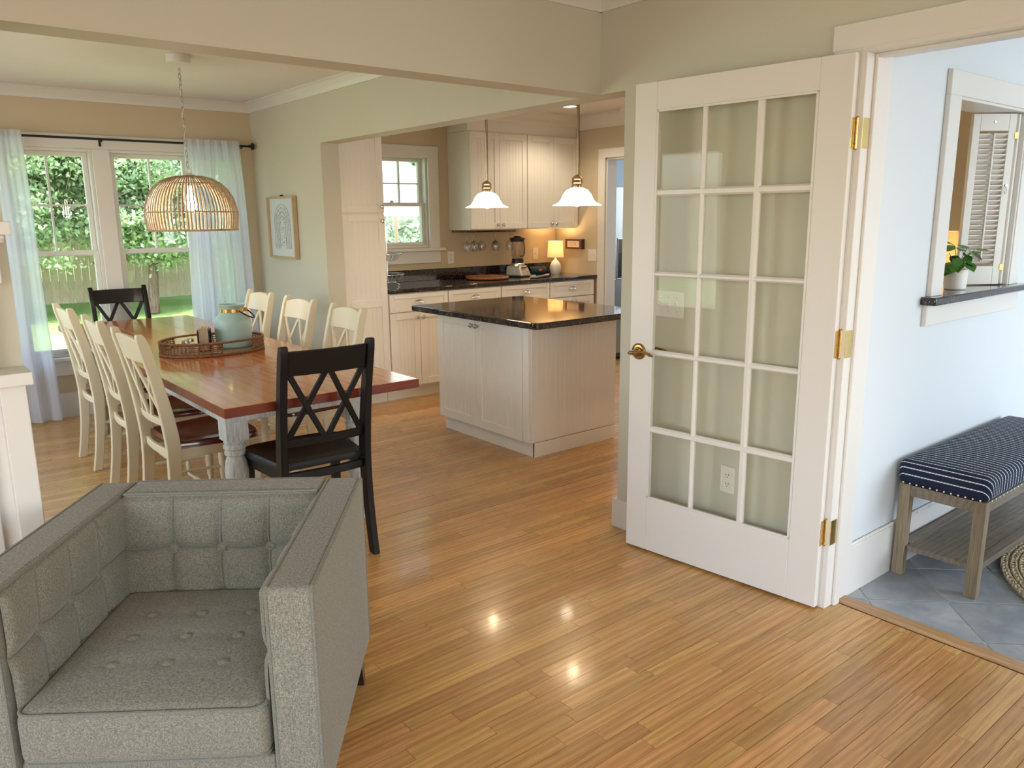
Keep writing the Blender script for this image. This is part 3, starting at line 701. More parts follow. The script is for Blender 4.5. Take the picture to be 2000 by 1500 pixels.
for i in range(NN):
    a = 2*math.pi*i/NN
    if openg(a): continue
    x, y = el(a); x2, y2 = el(a+.02)
    mb.tube([(x, y, .010), (x2, y2, .070)], .0036, 5)
for k in range(5):
    z = .019 + k*.0115; seg = []
    for i in range(NN*3+1):
        a = 2*math.pi*i/(NN*3)
        if openg(a):
            if len(seg) > 2: mb.tube(seg, .0032, 5)
            seg = []; continue
        x, y = el(a, 1+.012*math.cos(i*math.pi/1.5 + k*math.pi)); seg.append((x, y, z))
    if len(seg) > 2: mb.tube(seg, .0032, 5)
mb.build('weave', WICK, tr, kind='stuff')
FROST = mat('frosted_aqua_glass', (.50,.68,.64), .42, spec=.5); NT(FROST).b.inputs['Transmission Weight'].default_value = .18
NT(FROST).b.inputs['Subsurface Weight'].default_value = .25; NT(FROST).b.inputs['Subsurface Radius'].default_value = (.03,.04,.04)
jg = thing('glass_jug', 'frosted aqua glass jug standing in the wicker tray', 'jug', (1.625, 4.565, TZ+.0125))
MB().lathe([(0,0),(.085,0),(.097,.010),(.102,.03),(.103,.13),(.100,.155),(.088,.178),(.070,.192),(.063,.20),(.063,.225),(.068,.235),(.078,.243),(.078,.248),(.070,.248),(.060,.236),(.056,.2),(.06,.19),(.095,.15),(.096,.03),(.08,.008),(0,.008)], (0,0,0), 40, False).build('body', FROST, jg)
MB().lathe([(.0635,.203),(.066,.205),(.066,.223),(.0635,.225)], (0,0,0), 32, False).build('neck_band', BRASS, jg)
m = MB(); ang = R(-40); ux, uy = math.cos(ang), math.sin(ang)
pts = []
for i in range(13):
    u = i/12; a2 = R(-70)+R(140)*u
    pts.append((ux*(.060+.065*math.sin(u*math.pi)) - uy*(.055*math.cos(u*math.pi)), uy*(.060+.065*math.sin(u*math.pi)) + ux*(.055*math.cos(u*math.pi)), .215 - .045*math.sin(u*math.pi)))
m.tube(pts, .004, 8).build('handle', BLACKM, jg)
MB().lathe([(0,-.012),(.012,-.010),(.012,.010),(0,.012)], (ux*.066 - uy*0.03, uy*.066 + ux*.03, .214), 10, False).build('clasp', BRASSD, jg)
NAP = mat('paper_napkins', (.62,.47,.33), .9)
nh = thing('napkin_holder', 'black wire napkin holder in the wicker tray', 'napkin holder', (1.455, 4.56, TZ+.0125), R(-22))
m = MB()
for s in (-1, 1):
    x = s*.030
    for a, b in (((x,-.06,.01),(x,-.06,.115)),((x,.06,.01),(x,.06,.115)),((x,-.06,.115),(x,.06,.115)),((x,-.06,.06),(x,.06,.06)),((x,-.02,.01),(x,-.02,.115)),((x,.02,.01),(x,.02,.115))): m.tube([a, b], .0035, 6)
m.box(-.034, .034, -.064, .064, 0, .006); m.build('frame', BLACKM, nh)
nk = MB()
for i in range(8): nk.box(-.025+i*.0062, -.0195+i*.0062, -.055, .055, .007, .128+.002*(i % 3))
o = nk.build('paper_napkins', NAP, smooth=0, bevel=.001, segs=1); o.location = nh.location; o.rotation_euler = nh.rotation_euler; tag(o, 'tan stack of paper napkins held in the black wire holder', 'napkins')
SALT = mat('shaker_fill', (.75,.72,.65), .6)
sh0 = thing('shaker', 'small glass shaker with metal lid, next to the napkin holder in the tray', 'shaker', (1.385, 4.60, TZ+.0125), group='glass shakers in the tray')
MB().lathe([(0,0),(.022,0),(.024,.01),(.023,.04),(.019,.05),(0,.05)], (0,0,0), 20, False).build('jar', CLEAR, sh0); MB().lathe([(0,.002),(.019,.002),(.020,.03),(0,.03)], (0,0,0), 16, False).build('contents', SALT, sh0)
MB().lathe([(.0195,.050),(.021,.052),(.020,.064),(.012,.070),(0,.071)], (0,0,0), 20, False).build('lid', NICK, sh0)
s1 = copy_tree(sh0); s1.location = (1.345, 4.545, TZ+.0125); s1['label'] = 'small glass shaker with metal lid, nearer the rim of the tray'

# ================================================================ woven pendant lamp
RAT = wood('rattan', (.47,.36,.24), (.36,.27,.17), (.24,.17,.10), 'z', .5, .05, 2, 'obj', .4)
pl = thing('pendant_lamp', 'woven rattan dome pendant lamp hanging over the dining table', 'pendant lamp', (1.614, 5.08, 0))
prof = [(.030,1.758),(.080,1.755),(.130,1.742),(.175,1.718),(.215,1.680),(.245,1.630),(.262,1.575),(.267,1.53),(.263,1.48),(.257,1.438)]
r0 = None; NR = 76
for i in range(NR):
    a = 2*math.pi*i/NR
    if r0 is None:
        m = MB(); m.tube([(r, 0, z) for r, z in prof], .0042, 5, up=(0,1,0), flat=1.0); r0 = m.build('rib', RAT, pl); c_ = r0
    else: c_ = r0.copy(); col.objects.link(c_); c_.parent = pl
    c_.rotation_euler = (0,0,a+random.uniform(-.008,.008))
for r, z, t_ in ((.030,1.758,.006),(.180,1.712,.004),(.267,1.545,.004),(.258,1.438,.006)):
    MB().tube([((r+.003)*math.cos(2*math.pi*i/48), (r+.003)*math.sin(2*math.pi*i/48), z) for i in range(48)], t_, 6, True).build('ring', RAT, pl)
SOCK = mat('white_metal', (.74,.70,.62), .35)
MB().lathe([(0,1.70),(.02,1.70),(.022,1.755),(.034,1.762),(.034,1.768),(.012,1.775),(0,1.776)], (0,0,0), 20, False).build('socket', SOCK, pl)
BULB = mat('warm_bulb', (1,.9,.7), .3, emis=(1,.86,.64), estr=28)
MB().lathe([(0,1.545),(.018,1.55),(.030,1.575),(.032,1.60),(.025,1.63),(.014,1.665),(.013,1.70),(0,1.70)], (0,0,0), 20, False).build('bulb', BULB, pl)
point('pendant_bulb_light', (1.614, 5.08, 1.57), 22, (1,.84,.64), .04)
MB().lathe([(0,2.403),(.066,2.403),(.068,2.408),(.068,2.449),(0,2.449)], (0,0,0), 28, False).build('canopy', SOCK, pl)
ch = None; zc = 1.795; k = 0
loop = MB(); loop.tube([(.018*math.cos(a), 0, 1.79+.018*math.sin(a)) for a in [2*math.pi*i/20 for i in range(20)]], .003, 6, True); loop.build('loop', SOCK, pl)
z = 1.825; k = 0
CHAINM = mat('chain_metal', (.50,.45,.36), .35, .8)
while z < 2.39:
    pts = [(.0085*math.cos(a), 0, .019*math.sin(a)) for a in [2*math.pi*i/14 for i in range(14)]]
    if ch is None: ch = MB().tube(pts, .0022, 5, True).build('chain_link', CHAINM, pl); c_ = ch
    else: c_ = ch.copy(); col.objects.link(c_); c_.parent = pl
    c_.location = (0,0,z); c_.rotation_euler = (0,0,(k % 2)*math.pi/2 + .4); z += .0315; k += 1
MB().tube([(.006*math.cos(i*.7), .006*math.sin(i*.7), 1.80+i*.0135) for i in range(47)], .0022, 6).build('cord', SOCK, pl)

# ================================================================ kitchen cabinets
def bead(mb, a0, a1, z0, z1, d0, d1, pitch=.038, groove=.0035, dep=.0016):
    """bead board in local a (width), b (out): strips with v grooves, from depth d0 to face d1"""
    n = max(1, round((a1-a0)/pitch)); p = (a1-a0)/n; poly = [(a0, d0)]
    for i in range(n):
        a = a0+i*p
        poly += [(a+(groove/2 if i else 0), d1)] if i == 0 else [(a-groove/2, d1), (a, d1-dep), (a+groove/2, d1)]
    poly += [(a1, d1), (a1, d0)]
    mb.prism(poly, z0, z1, 'z')
def knob(M, a, z, b, parent):
    m = nb(M); m.lathe([(0,0),(.007,0),(.005,.008),(.006,.012),(.014,.016),(.016,.022),(.012,.027),(0,.029)], (a, b, z), 16, False, 'y'); return m.build('knob', NICK, parent)
def cup(M, a, z, b, parent):
    m = nb(M); pts = []
    nn, nm = 12, 6
    vs = []
    for j in range(nm+1):
        v = j/nm*math.pi/2
        for i in range(nn+1):
            u = i/nn*math.pi
            vs.append((a + .040*math.cos(u)*1.0, b + .024*math.sin(u)*math.cos(v)+.001, z - .004 + .022*math.sin(v)*(math.sin(u)**.5 if math.sin(u) > 0 else 0)))
    m.add(vs, [(j*(nn+1)+i, j*(nn+1)+i+1, (j+1)*(nn+1)+i+1, (j+1)*(nn+1)+i) for j in range(nm) for i in range(nn)])
    m.tube([(a+.041*math.cos(math.pi*i/14), b+.0015, z-.004+.024*math.sin(math.pi*i/14)**.6) for i in range(15)], .0022, 6)
    return m.build('handle', NICK, parent)
def shaker(M, a0, a1, z0, z1, parent, name='door', th=.02, fr=.055, beaded=True, b0=0.0, pitch=.038, m_=None, dep=.0016):
    m = nb(M); f = fr
    m.box(a0, a0+f, b0, b0+th, z0, z1).box(a1-f, a1, b0, b0+th, z0, z1).box(a0+f, a1-f, b0, b0+th, z0, z0+f).box(a0+f, a1-f, b0, b0+th, z1-f, z1)
    d = m.build(name, m_ or CAB, parent, smooth=0, bevel=.0022, segs=2)
    q = nb(M)
    if beaded: bead(q, a0+f, a1-f, z0+f, z1-f, b0, b0+th-.009, pitch, dep=dep)
    else: q.box(a0+f, a1-f, b0, b0+th-.009, z0+f, z1-f)
    q.build('panel', m_ or CAB, d, smooth=0)
    return d
I4 = Matrix.Identity(4)
# base cabinets: four units
CF0 = 5.60
ux_ = [3.262, 3.845, 4.425, 5.011, 5.60]
gB = 'white base cabinets under the kitchen window counter'
blabel = ['white base cabinet beside the tall pantry cabinet', 'white base cabinet under the round wooden board', 'white base cabinet under the blender', 'white base cabinet nearest the pantry doorway']
for i in range(4):
    a0, a1 = ux_[i], ux_[i+1]-.003
    cb = thing('base_cabinet', blabel[i], 'cabinet', (a0, CF0, 0), 0, gB); W_ = a1-a0
    Mx = frameM((0,0,0), (1,0,0), (0,-1,0))
    MB().box(0, W_, 0, .595, .10, .895).box(0, W_, .06, .595, 0, .10).build('body', CAB, cb, smooth=0, bevel=.001, segs=1)
    dr = shaker(Mx, .006, W_-.006, .742, .888, cb, 'drawer', fr=.038, beaded=i >= 2, pitch=.03)
    cup(Mx, W_/2, .815, .020, dr)
    mid = W_/2
    for q, (p0, p1, kx) in enumerate(((.006, mid-.0015, mid-.030), (mid+.0015, W_-.006, mid+.030))):
        d = shaker(Mx, p0, p1, .115, .734, cb, 'door', beaded=True, pitch=.036); knob(Mx, kx, .69, .020, d)
ct = MB().box(3.262, 5.637, 5.565, 6.197, .897, .932).build('countertop', GRAN, bevel=.006); tag(ct, 'black speckled granite countertop along the kitchen window wall', 'countertop')
o = MB().box(3.262, 5.637, 6.178, 6.198, .932, 1.035).build('backsplash', GRAN, ct, bevel=.002)
# pantry
pt = thing('pantry_cabinet', 'tall cream-white pantry cabinet left of the kitchen window', 'cabinet', (2.872, 5.60, 0)); W_ = .385
Mx = frameM((0,0,0), (1,0,0), (0,-1,0))
MB().box(0, W_, 0, .598, .10, 2.44).box(0, W_, .06, .598, 0, .10).build('body', CAB, pt, smooth=0, bevel=.001, segs=1)
d = shaker(Mx, .004, W_-.004, 1.540, 2.43, pt, pitch=.042); knob(Mx, W_-.03, 1.585, .02, d)
f = .055; m = nb(Mx); m.box(.004, .059, 0, .02, .115, 1.528).box(W_-.059, W_-.004, 0, .02, .115, 1.528)
for a, b in ((.115,.17),(.80,.862),(1.473,1.528)): m.box(.059, W_-.059, 0, .02, a, b)
d = m.build('door', CAB, pt, smooth=0, bevel=.0022)
for a, b in ((.17,.80),(.862,1.473)): q = nb(Mx); bead(q, .059, W_-.059, a, b, 0, .011, .042); q.build('panel', CAB, d, smooth=0)
knob(Mx, W_-.03, 1.475, .02, d)
# wall cabinets
gW = 'white wall cabinets over the kitchen counter'
for i, (a0, a1, l) in enumerate(((4.30, 4.963, 'white two-door wall cabinet above the hanging glasses and blender'), (4.965, 5.628, 'white two-door wall cabinet above the counter lamp, beside the side wall'))):
    wc = thing('wall_cabinet', l, 'cabinet', (a0, 5.87, 0), 0, gW); W_ = a1-a0
    MB().box(0, W_, 0, .328, 1.385, 2.245).build('body', CAB, wc, smooth=0, bevel=.001, segs=1)
    mid = W_/2
    for (p0, p1, kx) in ((.003, mid-.0012, mid-.03), (mid+.0012, W_-.003, mid+.03)):
        d = shaker(Mx, p0, p1, 1.392, 2.24, wc, pitch=.036); knob(Mx, kx, 1.43, .02, d)
mb = MB(); mb.box(4.30, 5.628, 5.885, 6.198, 2.247, CZ-.001)
mb.sweep((4.26, 5.885, 0), (5.64, 5.885, 0), [(0,2.345),(.012,2.345),(.018,2.365),(.05,2.395),(.07,2.425),(.08,2.449),(0,2.449)], (0,-1,0))
mb.sweep((4.30, 5.82, 0), (4.30, 6.198, 0), [(0,2.345),(.012,2.345),(.018,2.365),(.04,2.395),(.055,2.425),(.06,2.449),(0,2.449)], (-1,0,0))
o = mb.build('trim_16', CAB, smooth=0); tag(o, 'white frieze and crown above the kitchen wall cabinets', kind='structure')
# island
IX0, IX1, IY0, IY1 = 3.12, 3.868, 3.655, 4.65
isl = thing('kitchen_island', 'cream-white kitchen island with beadboard sides and two doors', 'island', (IX0, IY0, 0))
wx, wy = IX1-IX0, IY1-IY0
MB().box(0, wx, 0, wy, .10, .868).box(.03, wx-.012, .012, wy-.012, 0, .10).build('body', CAB, isl, smooth=0, bevel=.001, segs=1)
Ms = frameM((0,0,0), (1,0,0), (0,-1,0)); m = nb(Ms); bead(m, .0, wx, .10, .867, 0, .010, .040); m.build('side_panel', CAB, isl, smooth=0)
m = nb(Ms); m.box(.026, wx, -.011, .012, 0, .095); m.build('plinth', CAB, isl, smooth=0, bevel=.002)
m = MB(); m.box(.026, .0299, -.0, wy-.012, 0, .10); m.build('toe_board', CAB, isl, smooth=0)
Md = frameM((0,0,0), (0,1,0), (-1,0,0)); mid = .545
for (p0, p1, kx) in ((.062, mid-.0015, mid-.028), (mid+.0015, wy-.008, mid+.028)):
    d = shaker(Md, p0, p1, .102, .842, isl, pitch=.038, fr=.06, dep=.003); knob(Md, kx, .795, .02, d)
m = nb(Md); m.box(.0, .058, 0, .018, .10, .866); m.build('corner_stile', CAB, isl, smooth=0, bevel=.002)
it = MB(); R_ = .05
pts = []
for cx, cy, a0 in ((2.93+R_-.03, 3.35+R_, 180), (3.885-.01, 3.35+.01, 270), (3.885-.01, 4.665-.01, 0), (2.90+.01, 4.665-.01, 90)):
    r_ = R_ if a0 == 180 else .01
    for k in range(7): a = R(a0 + 90*k/6); pts.append((cx+r_*math.cos(a), cy+r_*math.sin(a)))
it.prism(pts, .870, .908, 'z'); o = it.build('granite_slab', GRAN, smooth=0, bevel=.006); tag(o, 'black granite slab on top of the kitchen island', 'countertop')

# island pendants
SHADE = mat('lit_glass_shade', (1,.92,.78), .3, emis=(1,.90,.72), estr=4.5); PB = mat('satin_brass', (.55,.40,.24), .25, 1)
ip = thing('island_pendant', 'bell-shaped white glass pendant over the island, farther from the glazed door', 'pendant lamp', (3.4, 4.44, 0), group='bell pendants over the island')
MB().lathe([(.032,1.668),(.062,1.655),(.084,1.630),(.098,1.60),(.112,1.582),(.135,1.570),(.148,1.566),(.146,1.563),(.132,1.566),(.108,1.578),(.094,1.598),(.080,1.627),(.058,1.650),(.030,1.663)], (0,0,0), 40, False).build('shade', SHADE, ip)
MB().lathe([(.032,1.662),(.034,1.672),(.030,1.69),(.034,1.696),(.030,1.712),(.034,1.718),(.024,1.732),(.008,1.742),(0,1.745)], (0,0,0), 20, False).build('fitter', PB, ip)
MB().tube([(0,0,1.74),(0,0,2.44)], .005, 8).build('rod', PB, ip); MB().tube([(.012,0,1.735),(.014,.002,2.0),(.011,0,2.44)], .0022, 6).build('cord', mat('dark_cord', (.10,.06,.03), .5), ip)
MB().lathe([(0,2.425),(.05,2.43),(.058,2.449),(0,2.449)], (0,0,0), 24, False).build('canopy', PB, ip)
MB().lathe([(0,1.556),(.014,1.560),(.022,1.58),(.022,1.60),(.012,1.63),(.012,1.66),(0,1.66)], (0,0,0), 16, False).build('bulb', BULB, ip)
i2 = copy_tree(ip); i2.location = (3.4, 3.545, 0); i2['label'] = 'bell-shaped white glass pendant over the island, beside the glazed door'
point('island_light_a', (3.4, 4.44, 1.545), 4.5, WARM, .03); point('island_light_b', (3.4, 3.545, 1.545), 4.5, WARM, .03)
def downlight(name, label, x, y, pw, on=True):
    t_ = thing(name, label, 'ceiling light', (x, y, 0))
    MB().lathe([(.062,2.444),(.080,2.442),(.084,2.449),(.060,2.449)], (0,0,0), 28, False).build('trim_ring', TRIM, t_)
    MB().lathe([(0,2.446),(.061,2.446),(.061,2.449),(0,2.449)], (0,0,0), 24, False).build('lens', mat('downlight_lens', (1,.95,.85), .4, emis=(1,.92,.78), estr=9), t_)
    d = bpy.data.lights.new('downlight', 'SPOT'); d.energy = pw; d.color = (1,.84,.62); d.spot_size = R(140); d.spot_blend = .6; d.shadow_soft_size = .06
    o_ = bpy.data.objects.new('ceiling_spot', d); col.objects.link(o_); o_.location = (x, y, 2.43)
downlight('downlight', 'round recessed light glowing in the kitchen ceiling', 5.03, 5.35, 30)
for x, y in ((3.9, 2.6), (4.6, 4.0)):  # added warm spots without fixtures, put in to brighten the kitchen
    d = bpy.data.lights.new('downlight', 'SPOT'); d.energy = 30; d.color = (1,.74,.46); d.spot_size = R(140); d.spot_blend = .6; d.shadow_soft_size = .06
    o_ = bpy.data.objects.new('ceiling_spot', d); col.objects.link(o_); o_.location = (x, y, 2.43)
o = MB().lathe([(0,2.42),(.05,2.42),(.062,2.428),(.066,2.449),(0,2.449)], (5.53, 5.13, 0), 28, False).build('smoke_detector', PLATE); tag(o, 'round white smoke detector on the kitchen ceiling', 'detector')

# ================================================================ on the counter
CZ0 = .932
bl = thing('blender', 'countertop blender with clear jar, black lid and silver base', 'blender', (4.93, 5.95, CZ0), R(18))
m = roundbox(.088, .10, .05, .02, 5, lambda v: Vector((v.x*(1-.18*(v.z+.05)/.1), v.y*(1-.25*(v.z+.05)/.1) + (.02*(v.z+.05)/.1), v.z+.055))); m.build('base', mat('silver_plastic', (.60,.58,.55), .3, .6), bl, smooth=50)
MB().lathe([(0,.10),(.068,.10),(.066,.125),(.062,.13),(0,.13)], (0,.01,0), 28, False).build('collar', NICK, bl); MB().lathe([(0,.13),(.060,.13),(.056,.165),(.058,.172),(0,.172)], (0,.01,0), 28, False).build('jar_base', DARKP, bl)
m = MB()
vs = []; nn = 32
for r, z in ((.052,.172),(.060,.20),(.070,.34)):
    for k in range(nn): a = 2*math.pi*k/nn; rr = r*(1+.035*math.cos(4*a)); vs.append((rr*math.cos(a), .01+rr*math.sin(a), z))
m.add(vs, [(i*nn+k, i*nn+(k+1)%nn, (i+1)*nn+(k+1)%nn, (i+1)*nn+k) for i in range(2) for k in range(nn)])
m.lathe([(.0702,.2),(.0716,.2),(.0716,.202),(.0702,.202)], (0,.01,0), 32, False).build('jar', JARG, bl)
MB().lathe([(0,.335),(.071,.335),(.073,.352),(.078,.356),(.076,.366),(.060,.372),(.034,.376),(.030,.388),(0,.389)], (0,.01,0), 28, False).build('lid', DARKP, bl)
MB().tube([(.062,.01,.335),(.095,.01,.333),(.118,.01,.318),(.122,.01,.28),(.120,.01,.235),(.114,.01,.205),(.098,.01,.192),(.056,.01,.190)], .0085, 10).build('handle', DARKP, bl)
m = MB()
for k in range(4): m.box(-.048+k*.026, -.028+k*.026, -.078, -.058, .088, .093)
m.build('buttons', DARKP, bl, smooth=0, bevel=.001); MB().lathe([(0,-.101),(.007,-.101),(.007,-.098),(0,-.098)], (0,0,.05), 16, False, 'y').build('badge', NICK, bl)
NAVY = mat('navy_mesh', (.012,.045,.065), .7); sp = thing('portable_speaker', 'dark teal cylindrical portable speaker lying on the counter', 'speaker', (5.20, 5.98, CZ0+.042), R(-14))
MB().lathe([(0,-.085),(.030,-.083),(.034,-.078),(.040,-.070),(.041,0),(.040,.070),(.034,.078),(.030,.083),(0,.085)], (0,0,0), 32, False, 'x').build('body', NAVY, sp)
m = MB(); m.lathe([(0,-.0405),(.016,-.0412),(.0165,-.039),(0,-.038)], (0,0,0), 20, False, 'y'); o = m.build('badge', mat('red_badge', (.70,.10,.05), .4), sp); o.location = (.012, -.001, .008); o.scale = (1.1, 1, .7)
for s in (-1, 1): MB().lathe([(.0305,s*.083),(.0345,s*.080),(.0345,s*.086),(.0305,s*.087)], (0,0,0), 24, False, 'x').build('end_ring', DARKP, sp)
CORD = mat('white_cord', (.75,.68,.6), .5)
m = MB(); m.tube([(5.05,6.02,CZ0+.004),(5.09,5.96,CZ0+.004),(5.12,5.92,CZ0+.004),(5.06,5.86,CZ0+.004),(4.98,5.83,CZ0+.004),(5.04,5.80,CZ0+.004),(5.14,5.85,CZ0+.004),(5.26,5.90,CZ0+.004),(5.33,5.95,CZ0+.004),(5.34,6.02,CZ0+.004),(5.37,6.06,CZ0+.004),(5.42,6.10,CZ0+.004)], .0035, 6)
o = m.build('charging_cord', CORD); tag(o, 'thin white cord looping over the counter by the speaker', 'cord')
CERW = mat('white_ceramic', (.78,.74,.66), .3)
SHL = bpy.data.materials.new('lampshade_fabric'); SHL.use_nodes = True; q = SHL.node_tree; q.nodes.clear()
d1 = q.nodes.new('ShaderNodeBsdfDiffuse'); d1.inputs[0].default_value = (.85,.78,.68,1); d2 = q.nodes.new('ShaderNodeBsdfTranslucent'); d2.inputs[0].default_value = (.9,.72,.50,1); mx = q.nodes.new('ShaderNodeMixShader'); mx.inputs[0].default_value = .55
ou = q.nodes.new('ShaderNodeOutputMaterial'); q.links.new(d1.outputs[0], mx.inputs[1]); q.links.new(d2.outputs[0], mx.inputs[2]); q.links.new(mx.outputs[0], ou.inputs[0])
def table_lamp(label, loc, s, pw, group=None):
    t_ = thing('table_lamp', label, 'table lamp', loc, 0, group)
    MB().lathe([(0,0),(.046*s,0),(.050*s,.006),(.058*s,.04*s),(.060*s,.065*s),(.052*s,.095*s),(.032*s,.125*s),(.014*s,.142*s),(.010*s,.158*s),(0,.158*s)], (0,0,0), 32, False).build('base', CERW, t_)
    MB().tube([(0,0,.155*s),(0,0,.20*s)], .006, 8).build('stem', NICK, t_)
    MB().lathe([(.082*s,.165*s),(.073*s,.325*s),(.072*s,.325*s),(.081*s,.165*s)], (0,0,0), 40, False).build('lamp_shade', SHL, t_)
    MB().lathe([(0,.20*s),(.012*s,.205*s),(.020*s,.235*s),(.018*s,.26*s),(0,.27*s)], (0,0,0), 14, False).build('bulb', BULB, t_)
    point('lamp_light', (loc[0], loc[1], loc[2]+.285*s), pw, (1,.66,.32), .02)
table_lamp('small white ceramic lamp with glowing drum shade on the kitchen counter', (5.43, 5.97, CZ0), 1.0, 5.5)
# round board
BRD = wood('board_wood', (.50,.22,.08), (.40,.15,.05), (.30,.10,.035), 'x', .35, .2, 2, 'none')
o = MB().lathe([(0,.0),(.17,0),(.20,.006),(.205,.018),(.203,.026),(.196,.026),(.188,.016),(0,.014)], (4.53, 5.93, CZ0), 48, False).build('wooden_board', BRD); tag(o, 'round wooden serving board with raised rim on the granite counter', 'board')
# wire fruit basket, two tiers
WIRE = mat('chrome_wire', (.70,.68,.64), .25, 1)
fb = thing('wire_basket', 'two-tier chrome wire fruit basket against the pantry cabinet', 'fruit basket', (3.445, 5.90, CZ0))
def wbowl(z0, rb, rt, h, nm):
    m = MB()
    for r, z, th_ in ((rb, z0, .003), (rt, z0+h, .004)): m.tube([(r*math.cos(2*math.pi*i/36), r*math.sin(2*math.pi*i/36), z) for i in range(36)], th_, 6, True)
    for i in range(18):
        a = 2*math.pi*i/18; m.tube([(0.0,0.0,z0) if i % 3 == 0 else (rb*math.cos(a), rb*math.sin(a), z0), (rb*math.cos(a), rb*math.sin(a), z0), ((rb+.6*(rt-rb))*math.cos(a), (rb+.6*(rt-rb))*math.sin(a), z0+h*.4), (rt*math.cos(a), rt*math.sin(a), z0+h)], .002, 5)
    m.build(nm, WIRE, fb)
wbowl(.035, .075, .145, .065, 'lower_bowl'); wbowl(.215, .065, .122, .055, 'upper_bowl')
MB().tube([(0,0,.035),(0,0,.40)], .004, 8).build('post', WIRE, fb)
for k in range(3):
    a = R(-20+120*k); cxx, syy = math.cos(a), math.sin(a)
    MB().tube([(.06*cxx,.06*syy,.035),(.085*cxx,.085*syy,.020),(.100*cxx,.100*syy,.018),(.098*cxx,.098*syy,.008),(.088*cxx,.088*syy,.0035)], .003, 6).build('foot', WIRE, fb)
# hanging glasses
rk = thing('glass_rack', 'dark wire stemware rack fixed under the wall cabinet', 'rack', (4.58, 6.0, 1.385))
m = MB()
for k in range(7):
    x = -.27 + k*.085
    for s in (-.016, .016): m.tube([(x+s,-.11,-.018),(x+s,.13,-.018)], .0022, 5)
m.tube([(-.30,-.11,-.018),(.27,-.11,-.018)], .003, 6); m.tube([(-.30,.13,-.018),(.27,.13,-.018)], .003, 6)
for x in (-.29, .26):
    for y in (-.11, .13): m.tube([(x,y,-.018),(x,y,0)], .003, 6)
m.build('wires', BLACKM, rk)
g0 = None
gl = ['stemmed glass hanging farthest from the blender', 'second hanging stemmed glass from the window', 'third hanging stemmed glass from the window, set back', 'middle one of the hanging stemmed glasses', 'hanging stemmed glass third from the blender', 'hanging stemmed glass second from the blender, set back', 'stemmed glass hanging nearest the blender']
for k, (x, y, l) in enumerate(zip([-.27,-.185,-.10,-.015,.07,.155,.24], [-.06,-.06,.06,.05,-.05,.06,-.05], gl)):
    if g0 is None:
        g0 = MB().lathe([(0,0),(.034,0),(.034,-.002),(.006,-.006),(.0035,-.012),(.0035,-.075),(.008,-.084),(.028,-.102),(.038,-.128),(.038,-.150),(.031,-.182),(.030,-.182),(.036,-.150),(.036,-.129),(.027,-.105),(.006,-.088),(0,-.086)], (0,0,0), 28, False).build('wine_glass', CLEAR); c_ = g0
    else: c_ = g0.copy(); col.objects.link(c_)
    c_.location = (4.58+x, 6.0+y, 1.3705); tag(c_, l, 'wine glass', 'stemmed glasses hanging under the wall cabinet')
# block sign
sg = thing('box_sign', 'small dark wooden box sign with a pale lettered card on the side wall', 'sign'); sg.matrix_world = frameM((5.64, 5.885, 1.225), (0,1,0), (-1,0,0))
DWD = mat('dark_walnut', (.060,.022,.014), .45)
m = MB(); m.box(-.12,.12,0,.045,-.048,.048); m.build('box', DWD, sg, smooth=0, bevel=.002)
MB().box(-.085,.085,.045,.047,-.030,.030).build('card', mat('pale_card', (.75,.64,.54), .7), sg, smooth=0)
m = MB(); INK = mat('grey_ink', (.22,.17,.15), .8)
x = -.062
for glyph in ('H','O','M','E'):
    w_ = .022; 
    if glyph == 'H': L = [(0,0,.003,1),(w_,0,.003,1),(0,.46,w_,.08)]
    elif glyph == 'O': L = [(0,0,.003,1),(w_,0,.003,1),(0,0,w_,.08),(0,.92,w_,.08)]
    elif glyph == 'M': L = [(0,0,.003,1),(w_,0,.003,1),(w_/2,.35,.003,.65),(0,.92,w_,.08)]
    else: L = [(0,0,.003,1),(0,0,w_,.08),(0,.46,w_,.08),(0,.92,w_,.08)]
    for a, b, c_, d_ in L: xx = x+a; m.box(-(xx+c_), -xx, .047, .0475, -.018+b*.036, -.018+(b+d_)*.036)
    x += .033
m.build('lettering', INK, sg, smooth=0)
# refrigerator in the pantry
fr = thing('refrigerator', 'stainless steel refrigerator with dispenser beyond the kitchen doorway', 'refrigerator', (5.985, 5.70, 0))
MB().box(0,.91,.05,.70,.02,1.77).build('body', mat('fridge_body', (.08,.08,.08), .5), fr, smooth=0, bevel=.004)
m = MB(); m.box(.003,.40,0,.048,.08,.86).box(.003,.062,0,.048,.86,1.27).box(.30,.40,0,.048,.86,1.27).box(.003,.40,0,.048,1.27,1.785); m.build('door', STEEL, fr, smooth=0, bevel=.004)
MB().box(.406,.908,0,.048,.08,1.785).build('door', STEEL, fr, smooth=0, bevel=.008)
d = MB().box(.062,.30,.012,.047,.86,1.27).build('dispenser', DARKP, fr, smooth=0)
m = MB(); m.box(.058,.304,-.006,.004,.852,.866).box(.058,.066,-.006,.004,.866,1.27).box(.296,.304,-.006,.004,.866,1.27).box(.058,.304,-.006,.004,1.262,1.274); m.build('bezel', NICK, d, smooth=0, bevel=.002)
MB().box(.066,.296,-.002,.012,1.12,1.26).build('control_panel', mat('dispenser_panel', (.10,.07,.05), .25), d, smooth=0)
for x in (.365, .44): MB().tube([(x,-.005,.55),(x,-.045,.60),(x,-.045,1.55),(x,-.005,1.60)], .012, 10).build('handle', STEEL, fr)
